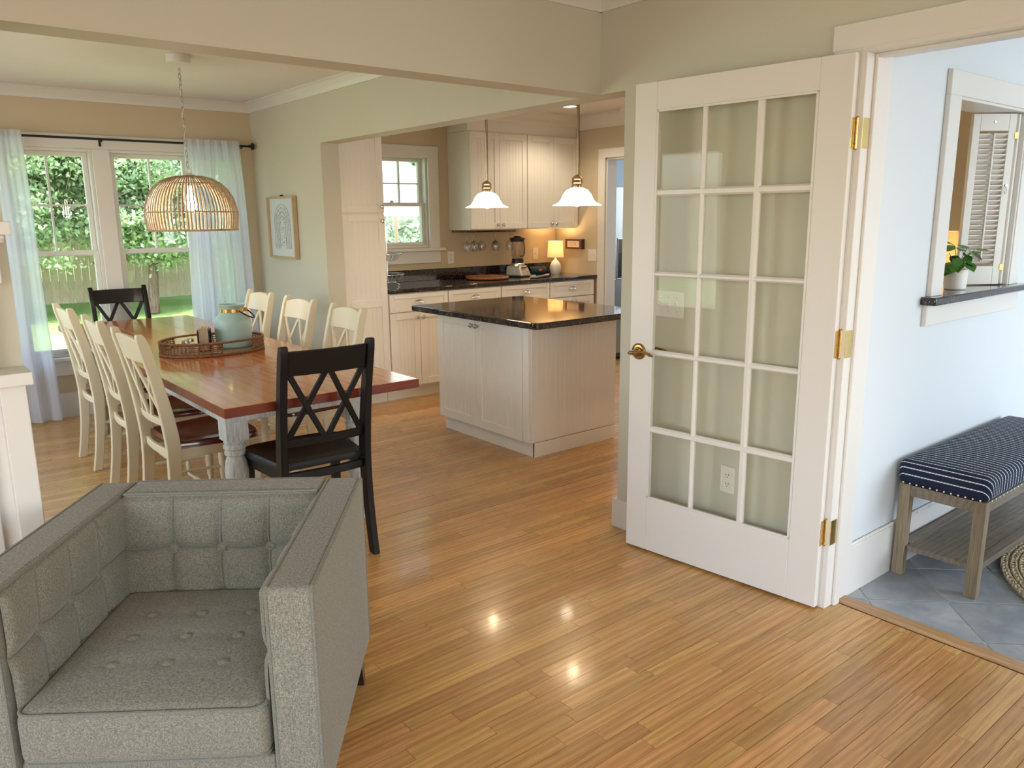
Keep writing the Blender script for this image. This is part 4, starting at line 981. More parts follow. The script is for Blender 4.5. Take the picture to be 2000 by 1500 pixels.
# second lamp seen through the pass-through, and the counter carrying it
cn = thing('counter_unit', 'low kitchen counter behind the pass-through', 'cabinet', (3.6, 1.645, 0))
MB().box(0,1.9,0,.55,.02,.893).build('body', CAB, cn, smooth=0); MB().box(-.02,1.93,-.0,.58,.893,.93).build('worktop', GRAN, cn, smooth=0)
table_lamp('lamp with a warm tan shade behind the pass-through', (4.60, 1.95, .93), 1.45, 1.4)

# ================================================================ pass-through shutters and plant
LV = TRIM
H1 = Vector((4.146, 1.470, 0)); H2 = Vector((3.985, 1.592, 0)); u_ = (H2-H1).normalized(); n_ = Vector((-u_.y, u_.x, 0)); n_ = n_ if n_.y < 0 else -n_
def shutter(O, U, N, w_, label, hook=True):
    t_ = thing('louvered_shutter', label, 'shutter'); t_.matrix_world = frameM(O, U, N)
    z0, z1 = 1.169, 1.935; s = .034
    MB().box(0, s, 0, .022, z0, z1).box(w_-s, w_, 0, .022, z0, z1).box(s, w_-s, 0, .022, z0, z0+.085).box(s, w_-s, 0, .022, z1-.075, z1).build('frame', LV, t_, smooth=0, bevel=.002)
    l0 = None; n = 26; a0, a1 = z0+.095, z1-.085
    for k in range(n):
        z = a0 + (a1-a0)*(k+.5)/n
        if l0 is None:
            l0 = MB().hexa([(s+.001,.001,-.010),(w_-s-.001,.001,-.010),(w_-s-.001,.021,.006),(s+.001,.021,.006)], [(s+.001,.001,-.006),(w_-s-.001,.001,-.006),(w_-s-.001,.021,.010),(s+.001,.021,.010)]).build('slat', LV, t_, smooth=0); c_ = l0
        else: c_ = l0.copy(); col.objects.link(c_); c_.parent = t_
        c_.location = (0, 0, z)
    MB().box(w_/2-.004, w_/2+.004, .022, .030, a0+.01, a1).build('tilt_rod', LV, t_, smooth=0, bevel=.002)
    MB().lathe([(0,.022),(.006,.022),(.005,.025),(0,.025)], (w_/2, 0, z1-.035), 12, False, 'y').build('plug', NICK, t_)
    if hook: 
        m = MB(); m.lathe([(0,.022),(.007,.022),(.006,.027),(0,.027)], (.017, 0, 1.62), 12, False, 'y'); m.tube([(.017,.026,1.618),(.015,.030,1.60),(.016,.030,1.585),(.024,.030,1.583),(.026,.030,1.592)], .0016, 5); m.build('hook', NICK, t_)
    for z in (1.84, 1.25): MB().box(-.012, .004, .001, .024, z-.014, z+.014).build('hinge', BRASSD, t_, smooth=0)
    return t_
shutter(H1, u_, n_, .200, 'white louvered shutter folded open in the pass-through')
o = thing('shutter_panel', 'white shutter leaf seen edge-on against the pass-through jamb', 'shutter', (0,0,0))
MB().box(4.156,4.176,1.450,1.580,1.169,1.935).build('leaf', LV, o, smooth=0, bevel=.002)
pp = thing('potted_plant', 'leafy green plant in a small white pot on the pass-through ledge', 'potted plant', (3.775, 1.50, 1.165))
MB().lathe([(0,0),(.040,0),(.044,.004),(.048,.08),(.0485,.090),(.045,.090),(.043,.075),(0,.072)], (0,0,0), 36, False).build('pot', mat('white_pot', (.82,.80,.76), .35), pp)
LEAF = mat('pothos_leaf', (.06,.20,.03), .35, spec=.5); t = NT(LEAF); r_ = t.n('ShaderNodeObjectInfo').outputs['Random']; n = t.noise(t.pos((1,1,1)), 60, 3)
t.l(t.mix(n, t.ramp(r_, [(0,(.02,.085,.012)),(.6,(.06,.20,.03)),(1,(.16,.36,.06))]), (.10,.26,.05)), t.b.inputs[0])
STEMM = mat('plant_stem', (.10,.07,.03), .6)
random.seed(21)
lm = MB()
NL = 8
outl = [(0,0),(.12,.16),(.30,.34),(.42,.36),(.62,.30),(.82,.16),(1,0)]
vs = []; fs = []
for i, (a, b) in enumerate(outl): vs += [(a, -b*1.1, -.10*a*a + .06*b), (a, 0, -.10*a*a), (a, b*1.1, -.10*a*a + .06*b)]
for i in range(len(outl)-1): fs += [(i*3, i*3+1, (i+1)*3+1, (i+1)*3), (i*3+1, i*3+2, (i+1)*3+2, (i+1)*3+1)]
lm.add(vs, fs); leaf0 = None; stems = MB()
for k in range(34):
    a = random.uniform(0, 2*math.pi); rad = random.uniform(.02, .105)*(1.1 if math.cos(a) > 0 else .85); h = .10 + random.uniform(.0, .115)*(1-.3*rad/.11)
    tip = Vector((rad*math.cos(a), rad*math.sin(a)*.75, h)); 
    if leaf0 is None: leaf0 = lm.build('leaf', LEAF, pp, smooth=60); c_ = leaf0
    else: c_ = leaf0.copy(); col.objects.link(c_); c_.parent = pp
    s = random.uniform(.048, .072); c_.location = tip; c_.scale = (s, s, s); c_.rotation_euler = (random.uniform(-.5,.5), random.uniform(-.3,.9), a+random.uniform(-.6,.6))
    if k % 3 == 0: stems.tube([(.01*math.cos(a), .01*math.sin(a), .07), tip*.5+Vector((0,0,.05)), tip], .0016, 5)
stems.build('stems', STEMM, pp)

# ================================================================ foyer bench and rug
BW = wood('weathered_oak', (.36,.28,.18), (.28,.21,.13), (.20,.15,.10), 'z', .55, 0, 1.2, 'none'); BWX = wood('weathered_oak_long', (.27,.22,.16), (.21,.17,.12), (.15,.12,.09), 'x', .5, .05, 1.0, 'none')
BX0, BX1, BY0, BY1 = 3.235, 4.36, 1.085, 1.420
bn = thing('upholstered_bench', 'weathered wood bench with navy white-striped cushion along the blue wall', 'bench', ((BX0+BX1)/2, (BY0+BY1)/2, 0))
hx, hy = (BX1-BX0)/2, (BY1-BY0)/2
for sx in (-1, 1):
    for sy in (-1, 1):
        m = MB(); x0, x1 = sorted((sx*hx, sx*(hx-.045))); y0, y1 = sorted((sy*hy, sy*(hy-.045)))
        ox = sx*-.0; k = sx*.012
        m.hexa([(x0+k+(.008 if sx < 0 else 0),y0,0),(x1+k-(.008 if sx > 0 else 0),y0,0),(x1+k-(.008 if sx > 0 else 0),y1,0),(x0+k+(.008 if sx < 0 else 0),y1,0)], [(x0,y0,.40),(x1,y0,.40),(x1,y1,.40),(x0,y1,.40)])
        l_ = m.build('leg', BW, bn, smooth=0, bevel=.003)
        q = MB(); xs = sx*hx; c0 = (min(xs, xs+sx*.0015), max(xs, xs+sx*.0015))
        q.box(c0[0], c0[1], y0+.007, y1-.007, .352, .392).build('inlay', BW, l_, smooth=0, bevel=.0006, segs=1)
m = MB(); m.box(-hx+.004,-hx+.03,-hy+.045,hy-.045,.352,.398).box(hx-.03,hx-.004,-hy+.045,hy-.045,.352,.398).box(-hx+.045,hx-.045,-hy+.004,-hy+.03,.352,.398).box(-hx+.045,hx-.045,hy-.03,hy-.004,.352,.398)
m.build('seat_rail', BWX, bn, smooth=0, bevel=.002)
m = MB(); m.box(-hx+.012,-hx+.05,-hy+.048,hy-.048,.110,.132).box(hx-.05,hx-.012,-hy+.048,hy-.048,.110,.132).box(-hx+.05,hx-.05,-hy+.008,-hy+.05,.108,.134).box(-hx+.05,hx-.05,hy-.05,hy-.008,.108,.134); m.build('shelf_rail', BWX, bn, smooth=0, bevel=.002)
nsl = 10; sw = (2*hx-.10)/nsl
for k in range(nsl): MB().box(-hx+.05+k*sw+.0005, -hx+.05+(k+1)*sw-.0005, -hy+.05, hy-.05, .112, .130).build('shelf_board', BWX, bn, smooth=0, bevel=.001, segs=1)
STR = mat('navy_stripe', (.012,.022,.06), .9); t = NT(STR)
at_ = t.n('ShaderNodeAttribute', attribute_name='s').outputs['Fac']; pz = t.n('ShaderNodeTexCoord').outputs['Object']; sx_ = t.n('ShaderNodeSeparateXYZ'); t.l(pz, sx_.inputs[0])
f = t.math('FRACT', t.math('MULTIPLY', at_, 1/.029)); line = t.math('LESS_THAN', t.math('ABSOLUTE', t.math('SUBTRACT', f, .5)), .085)
yy = t.math('ADD', sx_.outputs[1], sx_.outputs[2]); dsh = t.math('FRACT', t.math('MULTIPLY', yy, 1/.0125)); gap = t.math('GREATER_THAN', dsh, .22)
wv = t.noise(t.pos((400,400,400)), 1, 2)
base_ = t.mix(wv, (.004,.008,.026), (.012,.022,.055)); cl_ = t.mix(t.math('MULTIPLY', line, t.math('ADD', t.math('MULTIPLY', gap, .7), .3)), base_, (.72,.74,.74)); t.l(cl_, t.b.inputs[0]); t.bump(t.math('ADD', line, wv), .3, .002)
cz_h = .052; CXH, CYH = hx+.012, hy+.010
cu = roundbox(CXH, CYH, cz_h, .030, 14, lambda v: Vector((v.x, v.y, v.z + (.010*(1-(v.x/CXH)**4)*(1-(v.y/CYH)**2) if v.z > 0 else 0))))
o = cu.build('cushion', STR, bn, smooth=60); o.location = (0,0,.400+cz_h)
vals = []
for v in o.data.vertices:
    x, y, z = v.co; ex = max(0, 1-(x+CXH)/.11); d_ = (cz_h - z) 
    vals.append(x + CXH - d_*ex**.7*1.0 + 1)
at = o.data.attributes.new('s', 'FLOAT', 'POINT'); at.data.foreach_set('value', vals)
m = MB()
for k in range(12): m.lathe([(0,0),(.004,0),(.003,-.002),(0,-.0025)], (-CXH-.0005, -hy+.02+k*(2*hy-.04)/11, .410), 8, False, 'x')
for k in range(30): m.lathe([(0,0),(.004,0),(.003,-.002),(0,-.0025)], (-hx+.02+k*(2*hx-.04)/29, -CYH-.0005, .410), 8, False, 'y')
m.build('nailheads', mat('pearl_nail', (.75,.75,.72), .3), bn)
JUTE = mat('jute', (.42,.33,.20), .9); t = NT(JUTE); n = t.noise(t.pos((1,1,1)), 110, 3); t.l(t.ramp(n, [(.3,(.24,.17,.09)),(.6,(.55,.45,.29))]), t.b.inputs[0]); t.bump(n, .7, .003)
rg = thing('jute_rug', 'round braided jute rug on the foyer tiles', 'rug', (3.885, .50, 0))
MB().lathe([(0,.0005),(.66,.0005),(.66,.006),(0,.006)], (0,0,0), 64, False).build('backing', JUTE, rg)
for k in range(13):
    r_ = .672 - k*.034
    if r_ < .02: break
    m = MB(); nseg = int(2*math.pi*r_/.011); vs = []
    for strand in (0, 1, 2):
        pts = []
        for i in range(nseg*1):
            a = 2*math.pi*i/nseg; ph = a*r_/.0145 + strand*2*math.pi/3
            rr = r_ + .0095*math.sin(ph); pts.append((rr*math.cos(a), rr*math.sin(a), .0125 + .0045*math.sin(2*ph)))
        m.tube(pts, .0066, 5, True)
    m.build('braid', JUTE, rg)

# ================================================================ mantel unit at the opening
mt = thing('mantel_surround', 'white painted mantel surround with ledge at the room opening', 'mantel', (0, 2.695, 0))
MB().box(-1.7, .316, -.078, -.0015, 0, 1.045).build('lower_cabinet', TRIM, mt, smooth=0, bevel=.002)
m = MB(); m.box(.252,.318,-.098,-.078,.16,1.045).box(-1.7,.212,-.094,-.078,.16,1.045).box(-1.7,.319,-.104,-.078,.0,.16); m.build('stile', TRIM, mt, smooth=0, bevel=.003)
MB().box(-1.7, .334, -.132, -.0015, 1.045, 1.082).build('ledge', TRIM, mt, smooth=0, bevel=.003)
MB().box(-1.7, .262, -.035, -.0015, 1.082, 1.46).build('upper_panel', TRIM, mt, smooth=0, bevel=.002)
MB().box(-1.7, .300, -.060, -.0015, 1.33, 1.46).build('frieze', TRIM, mt, smooth=0, bevel=.002)
m = MB(); m.sweep((-1.7,0,0), (.318,0,0), [(.0015,1.44),(.066,1.44),(.080,1.455),(.080,1.463),(.0015,1.463)], (0,-1,0)); m.box(-1.7,.334,-.095,-.0015,1.463,1.50); m.build('mantel_shelf', TRIM, mt, smooth=0, bevel=.003)

# ================================================================ framed print
FRM = mat('gilt_wood', (.52,.38,.22), .4, .2); 
pf = thing('framed_print', 'silver-gold framed print of an arched drawing on the dining wall', 'framed print'); pf.matrix_world = frameM((XR, 6.275, 1.43), (0,1,0), (-1,0,0))
w2, h2 = .258, .247
m = MB(); f = .016
m.box(-w2,-w2+f,0.004,.042,-h2,h2).box(w2-f,w2,.004,.042,-h2,h2).box(-w2+f,w2-f,.004,.042,-h2,-h2+f).box(-w2+f,w2-f,.004,.042,h2-f,h2); m.build('frame', FRM, pf, smooth=0, bevel=.002)
MB().box(-w2+f,w2-f,.006,.020,-h2+f,h2-f).build('mat_board', mat('mat_board', (.70,.72,.70), .8), pf, smooth=0)
m = MB(); INKP = mat('print_ink', (.32,.33,.32), .8)
for ring, r in enumerate((.150,.120,.090,.060)):
    pts = [(r*math.cos(a), .0215, .03+r*1.05*math.sin(a)) for a in [math.pi*i/18 for i in range(19)]]
    pts = [(r,.0215,-.17)] + pts + [(-r,.0215,-.17)]
    for A, B in zip(pts, pts[1:]): m.tube([A, B], .0022, 4)
random.seed(3)
for k in range(260):
    a = random.uniform(0, math.pi); r = random.uniform(.03,.145); zz = random.uniform(-.16,.03) if random.random() < .5 else None
    x = r*math.cos(a); z = (.03+r*math.sin(a)) if zz is None else zz
    m.box(x-.003,x+.003,.0202,.0212,z-.003,z+.003)
m.build('printed_arch', INKP, pf, smooth=0)
MB().box(-w2+f,w2-f,.026,.0275,-h2+f,h2-f).build('glass', glass_thin('picture_glass', (1,1,1), .08), pf, smooth=0)
MB().lathe([(0,.0),(.006,.0),(.006,.02),(.003,.028),(0,.028)], (0,0,h2+.006), 10, False, 'y').build('hook', BLACKM, pf)

# ================================================================ sheer curtains and rod
SHEER = bpy.data.materials.new('sheer_voile'); SHEER.use_nodes = True; q = SHEER.node_tree; q.nodes.clear()
tp = q.nodes.new('ShaderNodeBsdfTransparent'); tp.inputs[0].default_value = (1,1,1,1); dd = q.nodes.new('ShaderNodeBsdfDiffuse'); dd.inputs[0].default_value = (.86,.88,.93,1)
tl_ = q.nodes.new('ShaderNodeBsdfTranslucent'); tl_.inputs[0].default_value = (.84,.87,1,1); m1 = q.nodes.new('ShaderNodeMixShader'); m1.inputs[0].default_value = .62; m2 = q.nodes.new('ShaderNodeMixShader'); m2.inputs[0].default_value = .84
ou = q.nodes.new('ShaderNodeOutputMaterial'); q.links.new(dd.outputs[0], m1.inputs[1]); q.links.new(tl_.outputs[0], m1.inputs[2]); q.links.new(tp.outputs[0], m2.inputs[1]); q.links.new(m1.outputs[0], m2.inputs[2]); q.links.new(m2.outputs[0], ou.inputs[0])
SHEERH = mat('voile_hem', (.80,.79,.75), .8)
def curtain(label, x0t, x1t, x0b, x1b, ztop, folds, ph, y0=6.752):
    t_ = thing('sheer_curtain', label, 'curtain')
    def surf(z0, z1, off=.019):
        def fn(u, v):
            z = z0 + (z1-z0)*v; k = (ztop-z)/ztop
            x = (x0t+(x0b-x0t)*k) + ((x1t+(x1b-x1t)*k)-(x0t+(x0b-x0t)*k))*u
            amp = (.010 if off > .02 else .006) + .024*k
            y = y0 - off + amp*math.sin(u*folds*2*math.pi + ph + .6*math.sin(3*u+k)) + .006*math.sin(u*folds*5.1*math.pi+1) - .03*k*0
            return (x + .004*math.sin(9*k+u*6), y, z)
        return fn
    MB().grid(surf(.012, ztop), 90, 24).build('drape', SHEER, t_, smooth=90)
    MB().grid(surf(ztop-.13, ztop+.035, .027), 90, 4).build('heading', SHEER, t_, smooth=90)
    return t_
curtain('sheer white curtain falling to the floor beside the mantel', .50, 1.005, .45, 1.03, 2.098, 5, 0)
curtain('sheer white curtain with tabs at the dining room corner', 2.125, 2.575, 2.06, 2.65, 2.098, 6, 1.2)
rd = thing('curtain_rod', 'black curtain rod with round finial above the garden windows', 'curtain rod')
MB().tube([(.10,6.752,2.098),(2.655,6.752,2.098)], .0085, 12).build('rod', BLACKM, rd)
MB().lathe([(0,0),(.012,.002),(.012,.012),(.009,.016),(.012,.022),(.026,.028),(.030,.036),(.026,.045),(.014,.050),(0,.052)], (2.655,6.752,2.098), 20, False, 'x').build('finial', BLACKM, rd)
for x in (1.53, .12, 2.60):
    m = MB(); m.tube([(x,6.752,2.086),(x,6.80,2.080),(x,6.822,2.080)], .004, 6); m.box(x-.008,x+.008,6.821,6.8265,2.05,2.10); m.tube([(x,6.744,2.088),(x,6.752,2.080),(x,6.762,2.088)], .004, 6); m.build('bracket', BLACKM, rd)

# ================================================================ armchair
FAB = mat('grey_tweed', (.22,.215,.165), .92, spec=.15, sheen=.25); t = NT(FAB)
p = t.pos((1,1,1), None, 'obj')
n1 = t.noise(t.pos((1,1,.18), None, 'obj'), 900, 2, .6); n2 = t.noise(t.pos((.2,.2,1), None, 'obj'), 900, 2, .6); n3 = t.noise(p, 26, 4, .6); 
s_ = t.math('ADD', t.math('MULTIPLY', n1, .5), t.math('MULTIPLY', n2, .5))
cf = t.ramp(s_, [(.38,(.10,.11,.092)),(.50,(.215,.21,.165)),(.62,(.38,.35,.27))]); t.l(t.mix(t.math('MULTIPLY', n3, .25), cf, (.18,.19,.16)), t.b.inputs[0]); t.bump(s_, .4, .0008)
PIPE = mat('tweed_piping', (.20,.20,.155), .9, sheen=.2); t = NT(PIPE); n1 = t.noise(t.pos(), 500, 2); t.l(t.ramp(n1, [(.35,(.12,.13,.11)),(.65,(.26,.25,.20))]), t.b.inputs[0]); t.bump(n1, .5, .001)
ac = thing('armchair', 'grey tweed button-tufted armchair with square arms', 'armchair', (.583, 2.088, 0), math.atan2(-.632, .775)+R(2.4))
AW, AF, AB, AT = .4025, -.385, .385, .700    # half width, front y, back y, top z
ARM = .108
def rbox(x0,x1,y0,y1,z0,z1,r,name,mat_=FAB,parent=ac,n=6,fn=None):
    c = ((x0+x1)/2,(y0+y1)/2,(z0+z1)/2); m = roundbox((x1-x0)/2,(y1-y0)/2,(z1-z0)/2,r,n,fn); m.v = [(v[0]+c[0],v[1]+c[1],v[2]+c[2]) for v in m.v]
    return m.build(name, mat_, parent, smooth=60)
al = rbox(-AW,-AW+ARM,AF,AB,.135,AT,.014,'arm'); ar = rbox(AW-ARM,AW,AF,AB,.135,AT,.014,'arm')
bk = rbox(-AW+ARM+.001,AW-ARM-.001,AB-.125,AB-.005,.135,AT+.004,.016,'back')
rbox(-AW+ARM+.001,AW-ARM-.001,AF+.012,AB-.126,.135,.275,.010,'seat_base')
def piping(pts, parent, closed=False, r=.0048): return MB().tube(pts, r, 7, closed).build('piping', PIPE, parent)
for s, pr in ((-1, al), (1, ar)):
    xo, xi = s*AW, s*(AW-ARM)
    e = .003
    piping([(xo-s*e,AB-.005,.14),(xo-s*e,AB-.004,AT-.01),(xo-s*e,AB-.012,AT-e),(xo-s*e,AF+.012,AT-e),(xo-s*e,AF+e,AT-.012),(xo-s*e,AF+e,.14)], pr)
    piping([(xi+s*e,AB-.012,AT-e),(xi+s*e,AF+.012,AT-e),(xi+s*e,AF+e,AT-.012),(xi+s*e,AF+e,.14)], pr)
piping([(-AW+ARM+.008,AB-.122,AT-.0),(AW-ARM-.008,AB-.122,AT-.0)], bk)
piping([(-AW+ARM+.008,AB-.008,AT-.0),(AW-ARM-.008,AB-.008,AT-.0)], bk)
def tufted(name, M, W_, H_, xs, zs, d0, puff, parent, lean=0.0, edge_top=True):
    """padded panel in local a,b,c: width W_, height H_, seams at xs and zs, buttons where they cross"""
    m = nb(M)
    def fn(u, v):
        a, c = u*W_, v*H_
        dl = [abs(a-x + .004*math.sin(5*(c/H_)+x*40)) for x in xs] + [abs(c-z + .003*math.sin(a*18+z*9)) for z in zs]
        d = min(dl) if dl else 1
        b = d0 + puff*(1-math.exp(-(d/.017)**1.2))
        for x in xs:
            for z in zs: b -= puff*.8*math.exp(-(((a-x)**2+(c-z)**2)/.026**2))
        rt = lambda e, r: math.sqrt(max(0, 1-(1-min(1, e/r))**2))
        b = (b+.002)*rt(H_-c, .022)*rt(min(a, W_-a)+.002, .028) - .002
        return (a, b + lean*(1-v), c)
    m.grid(fn, 96, 72); p_ = m.build(name, FAB, parent, smooth=90)
    for x in xs:
        q = nb(M); q.tube([(x-.004*math.sin(5*v+x*40), fn(x/W_, v)[1]+.0012, v*H_) for v in [i/24 for i in range(25)]], .0036, 6); q.build('seam', PIPE, p_)
    for z in zs:
        q = nb(M); q.tube([(u*W_, fn(u, z/H_)[1]+.0015, z-.003*math.sin(u*W_*18+z*9)) for u in [i/24 for i in range(25)]], .0036, 6); q.build('seam', PIPE, p_)
    for x in xs:
        for z in zs:
            q = nb(M); q.lathe([(0,-.006),(.015,-.004),(.0165,.003),(.012,.008),(0,.0105)], (x, fn(x/W_, z/H_)[1]+.004, z), 18, False, 'y'); q.build('button', FAB, p_)
    return p_
iw = 2*(AW-ARM)-.004
tufted('tufted_panel', frameM((-iw/2, AB-.125, .37), (1,0,0), (0,-1,0)), iw, AT-.378, [iw*.255, iw*.50, iw*.745], [.166], .010, .019, bk, lean=.040)
ad = (AB-.127)-(AF+.02)
tufted('tufted_panel', frameM((-AW+ARM, AF+.02, .37), (0,1,0), (1,0,0)), ad, AT-.378, [ad*.22, ad*.47, ad*.72], [.166], .004, .017, al, lean=.004)
tufted('tufted_panel', frameM((AW-ARM, AF+.02, .37), (0,1,0), (-1,0,0)), ad, AT-.378, [ad*.22, ad*.47, ad*.72], [.166], .004, .017, ar, lean=.004)
# seat cushion
CX, CY0, CY1, CZ_0, CZ_1 = (AW-ARM-.012), AF-.012, AB-.175, .277, .418
chx, chy, chz = CX, (CY1-CY0)/2, (CZ_1-CZ_0)/2; ccy = (CY0+CY1)/2
btn = [(x, y) for y in (-.125, .0, .125) for x in (-.135, 0.0, .135)]
def cush(v):
    x, y, z = v
    if z > chz-.03:
        k = (1-(abs(x)/chx)**3)*(1-(abs(y)/chy)**3); z += .018*max(0, k)
        for bx, by in btn: z -= .005*math.exp(-((x-bx)**2+(y-by)**2)/.022**2)
        for by in (-.125, 0, .125): z -= .0015*math.exp(-((y-by)/.020)**2)*max(0, k)
        for bx in (-.135, 0, .135): z -= .001*math.exp(-((x-bx)/.020)**2)*max(0, k)
    if y < -chy+.04: y -= .008*(1-(z/chz)**2)*(1-(x/chx)**4)
    if z < -chz+.02: z -= 0
    return Vector((x, y, z))
m = roundbox(chx, chy, chz, .030, 44, cush); m.v = [(v[0], v[1]+ccy, v[2]+(CZ_0+CZ_1)/2) for v in m.v]
cu = m.build('seat_cushion', FAB, ac, smooth=60)
def rect_path(hx, hy, r, z, zf=None, n=7):
    pts = []
    for cx, cy, a0 in ((hx-r,hy-r,0),(-hx+r,hy-r,90),(-hx+r,-hy+r,180),(hx-r,-hy+r,270)):
        for k in range(n): a = R(a0+90*k/(n-1)); pts.append((cx+r*math.cos(a), cy+r*math.sin(a)))
    out = []
    for i in range(len(pts)):
        A = Vector(pts[i]); B = Vector(pts[(i+1) % len(pts)]); ns = max(1, int((B-A).length/.04))
        for k in range(ns): q = A+(B-A)*k/ns; out.append((q.x, q.y+ccy, z))
    return out
piping(rect_path(chx-.004, chy-.002, .034, CZ_1-.007), cu, True); piping(rect_path(chx-.004, chy-.002, .034, CZ_0+.010), cu, True)
for bx, by in btn:
    k = (1-(abs(bx)/chx)**3)*(1-(abs(by)/chy)**3); zt = (CZ_0+CZ_1)/2 + chz + .018*k - .0055
    MB().lathe([(0,-.003),(.0145,-.002),(.0155,.0015),(.011,.004),(0,.005)], (bx, by+ccy, zt), 18, False).build('button', FAB, cu)
LEGM = mat('dark_leg', (.020,.013,.010), .3, coat=.3)
for sx in (-1, 1):
    for sy, yy in ((-1, AF+.05), (1, AB-.05)):
        cx = sx*(AW-.05); s1, s2 = .026, .017; dx, dy = sx*.015, sy*.012
        MB().hexa([(cx+dx-s2,yy+dy-s2,0),(cx+dx+s2,yy+dy-s2,0),(cx+dx+s2,yy+dy+s2,0),(cx+dx-s2,yy+dy+s2,0)], [(cx-s1,yy-s1,.1349),(cx+s1,yy-s1,.1349),(cx+s1,yy+s1,.1349),(cx-s1,yy+s1,.1349)]).build('leg', LEGM, ac, smooth=0, bevel=.002)

# ================================================================ garden
GZ = -.15
GRASS = mat('lawn_grass', (.22,.42,.06), .9, spec=.1); t = NT(GRASS); n = t.noise(t.pos(), .7, 4); n2 = t.noise(t.pos(), 30, 3)
t.l(t.mix(t.math('MULTIPLY', n2, .5), t.ramp(n, [(.35,(.26,.44,.13)),(.55,(.40,.56,.20)),(.75,(.52,.64,.28))]), (.24,.40,.12)), t.b.inputs[0]); t.bump(n2, .6, .02)
m = MB(); m.grid(lambda u, v: (-14+36*u, 6.99+26*v, GZ + .03*math.sin(u*17)*math.sin(v*13)), 60, 50)
tag(m.build('lawn', GRASS, smooth=60), 'sunlit lawn outside the windows', kind='structure')
HSM = mat('house_siding', (.62,.62,.58), .7)
FNC = wood('cedar_fence', (.95,.76,.58), (.90,.68,.50), (.78,.56,.40), 'z', .8, 0, 1, 'obj', .3)
fn_ = thing('garden_fence', 'weathered vertical board fence at the back of the lawn', 'fence', (0, 18.3, GZ))
pk = None; x = -1.0
while x < 11.5:
    if pk is None: pk = MB().prism([(0,0),(.138,0),(.138,1.80),(.125,1.83),(.013,1.83),(0,1.80)], 0, .02, 'y').build('picket', FNC, fn_, smooth=0); c_ = pk
    else: c_ = pk.copy(); col.objects.link(c_); c_.parent = fn_
    c_.location = (x, random.uniform(-.003,.003), random.uniform(-.008,.008)); x += .145
for z in (.35, 1.45): MB().box(-1.0, 11.5, .024, .064, z, z+.09).build('rail', FNC, fn_, smooth=0)

def leafmat(name, a, b, c):
    m = bpy.data.materials.new(name); m.use_nodes = True; t = NT(m); t.t.nodes.clear()
    g = t.n('ShaderNodeAttribute', attribute_name='tone').outputs['Fac']; cl_ = t.ramp(g, [(0, a), (.5, b), (1, c)])
    d = t.n('ShaderNodeBsdfDiffuse'); t.l(cl_, d.inputs[0]); tr_ = t.n('ShaderNodeBsdfTranslucent'); t.l(cl_, tr_.inputs[0]); mx = t.n('ShaderNodeMixShader'); mx.inputs[0].default_value = .35
    t.l(d.outputs[0], mx.inputs[1]); t.l(tr_.outputs[0], mx.inputs[2]); o_ = t.n('ShaderNodeOutputMaterial'); t.l(mx.outputs[0], o_.inputs[0]); return m
LFA = leafmat('cedar_leaf', (.13,.23,.14), (.36,.48,.30), (.70,.78,.56)); LFB = leafmat('broad_leaf', (.20,.32,.22), (.42,.54,.38), (.68,.76,.58))
BARK = mat('bark', (.16,.10,.075), .9); t = NT(BARK); n = t.noise(t.pos((6,6,1)), 6, 4); t.l(t.ramp(n, [(.3,(.08,.05,.04)),(.7,(.26,.18,.14))]), t.b.inputs[0]); t.bump(n, .8, .01)
TW = mat('pale_twig', (.40,.35,.32), .8)
def leaves(name, pts, size, m_, parent, tones, elong=1.8):
    N = len(pts); pts = np.asarray(pts); nrm = rng.normal(size=(N,3)); nrm /= np.linalg.norm(nrm, axis=1)[:,None]
    a = rng.normal(size=(N,3)); a -= (a*nrm).sum(1)[:,None]*nrm; a /= np.linalg.norm(a, axis=1)[:,None]; b = np.cross(nrm, a)
    s = size*rng.uniform(.6,1.4,N)[:,None]
    V = np.stack([pts - a*s*elong*.5, pts + b*s*.5 + nrm*s*.1, pts + a*s*elong*.5, pts - b*s*.5 + nrm*s*.1], 1).reshape(-1,3)
    me = bpy.data.meshes.new(name); me.vertices.add(4*N); me.vertices.foreach_set('co', V.ravel()); me.loops.add(4*N); me.loops.foreach_set('vertex_index', np.arange(4*N, dtype=np.int32))
    me.polygons.add(N); me.polygons.foreach_set('loop_start', np.arange(0,4*N,4, dtype=np.int32)); me.update(calc_edges=True)
    at = me.attributes.new('tone','FLOAT','FACE'); at.data.foreach_set('value', np.clip(tones,0,1)); me.materials.append(m_)
    o = bpy.data.objects.new(name, me); col.objects.link(o); o.parent = parent; o['kind'] = 'stuff'; return o
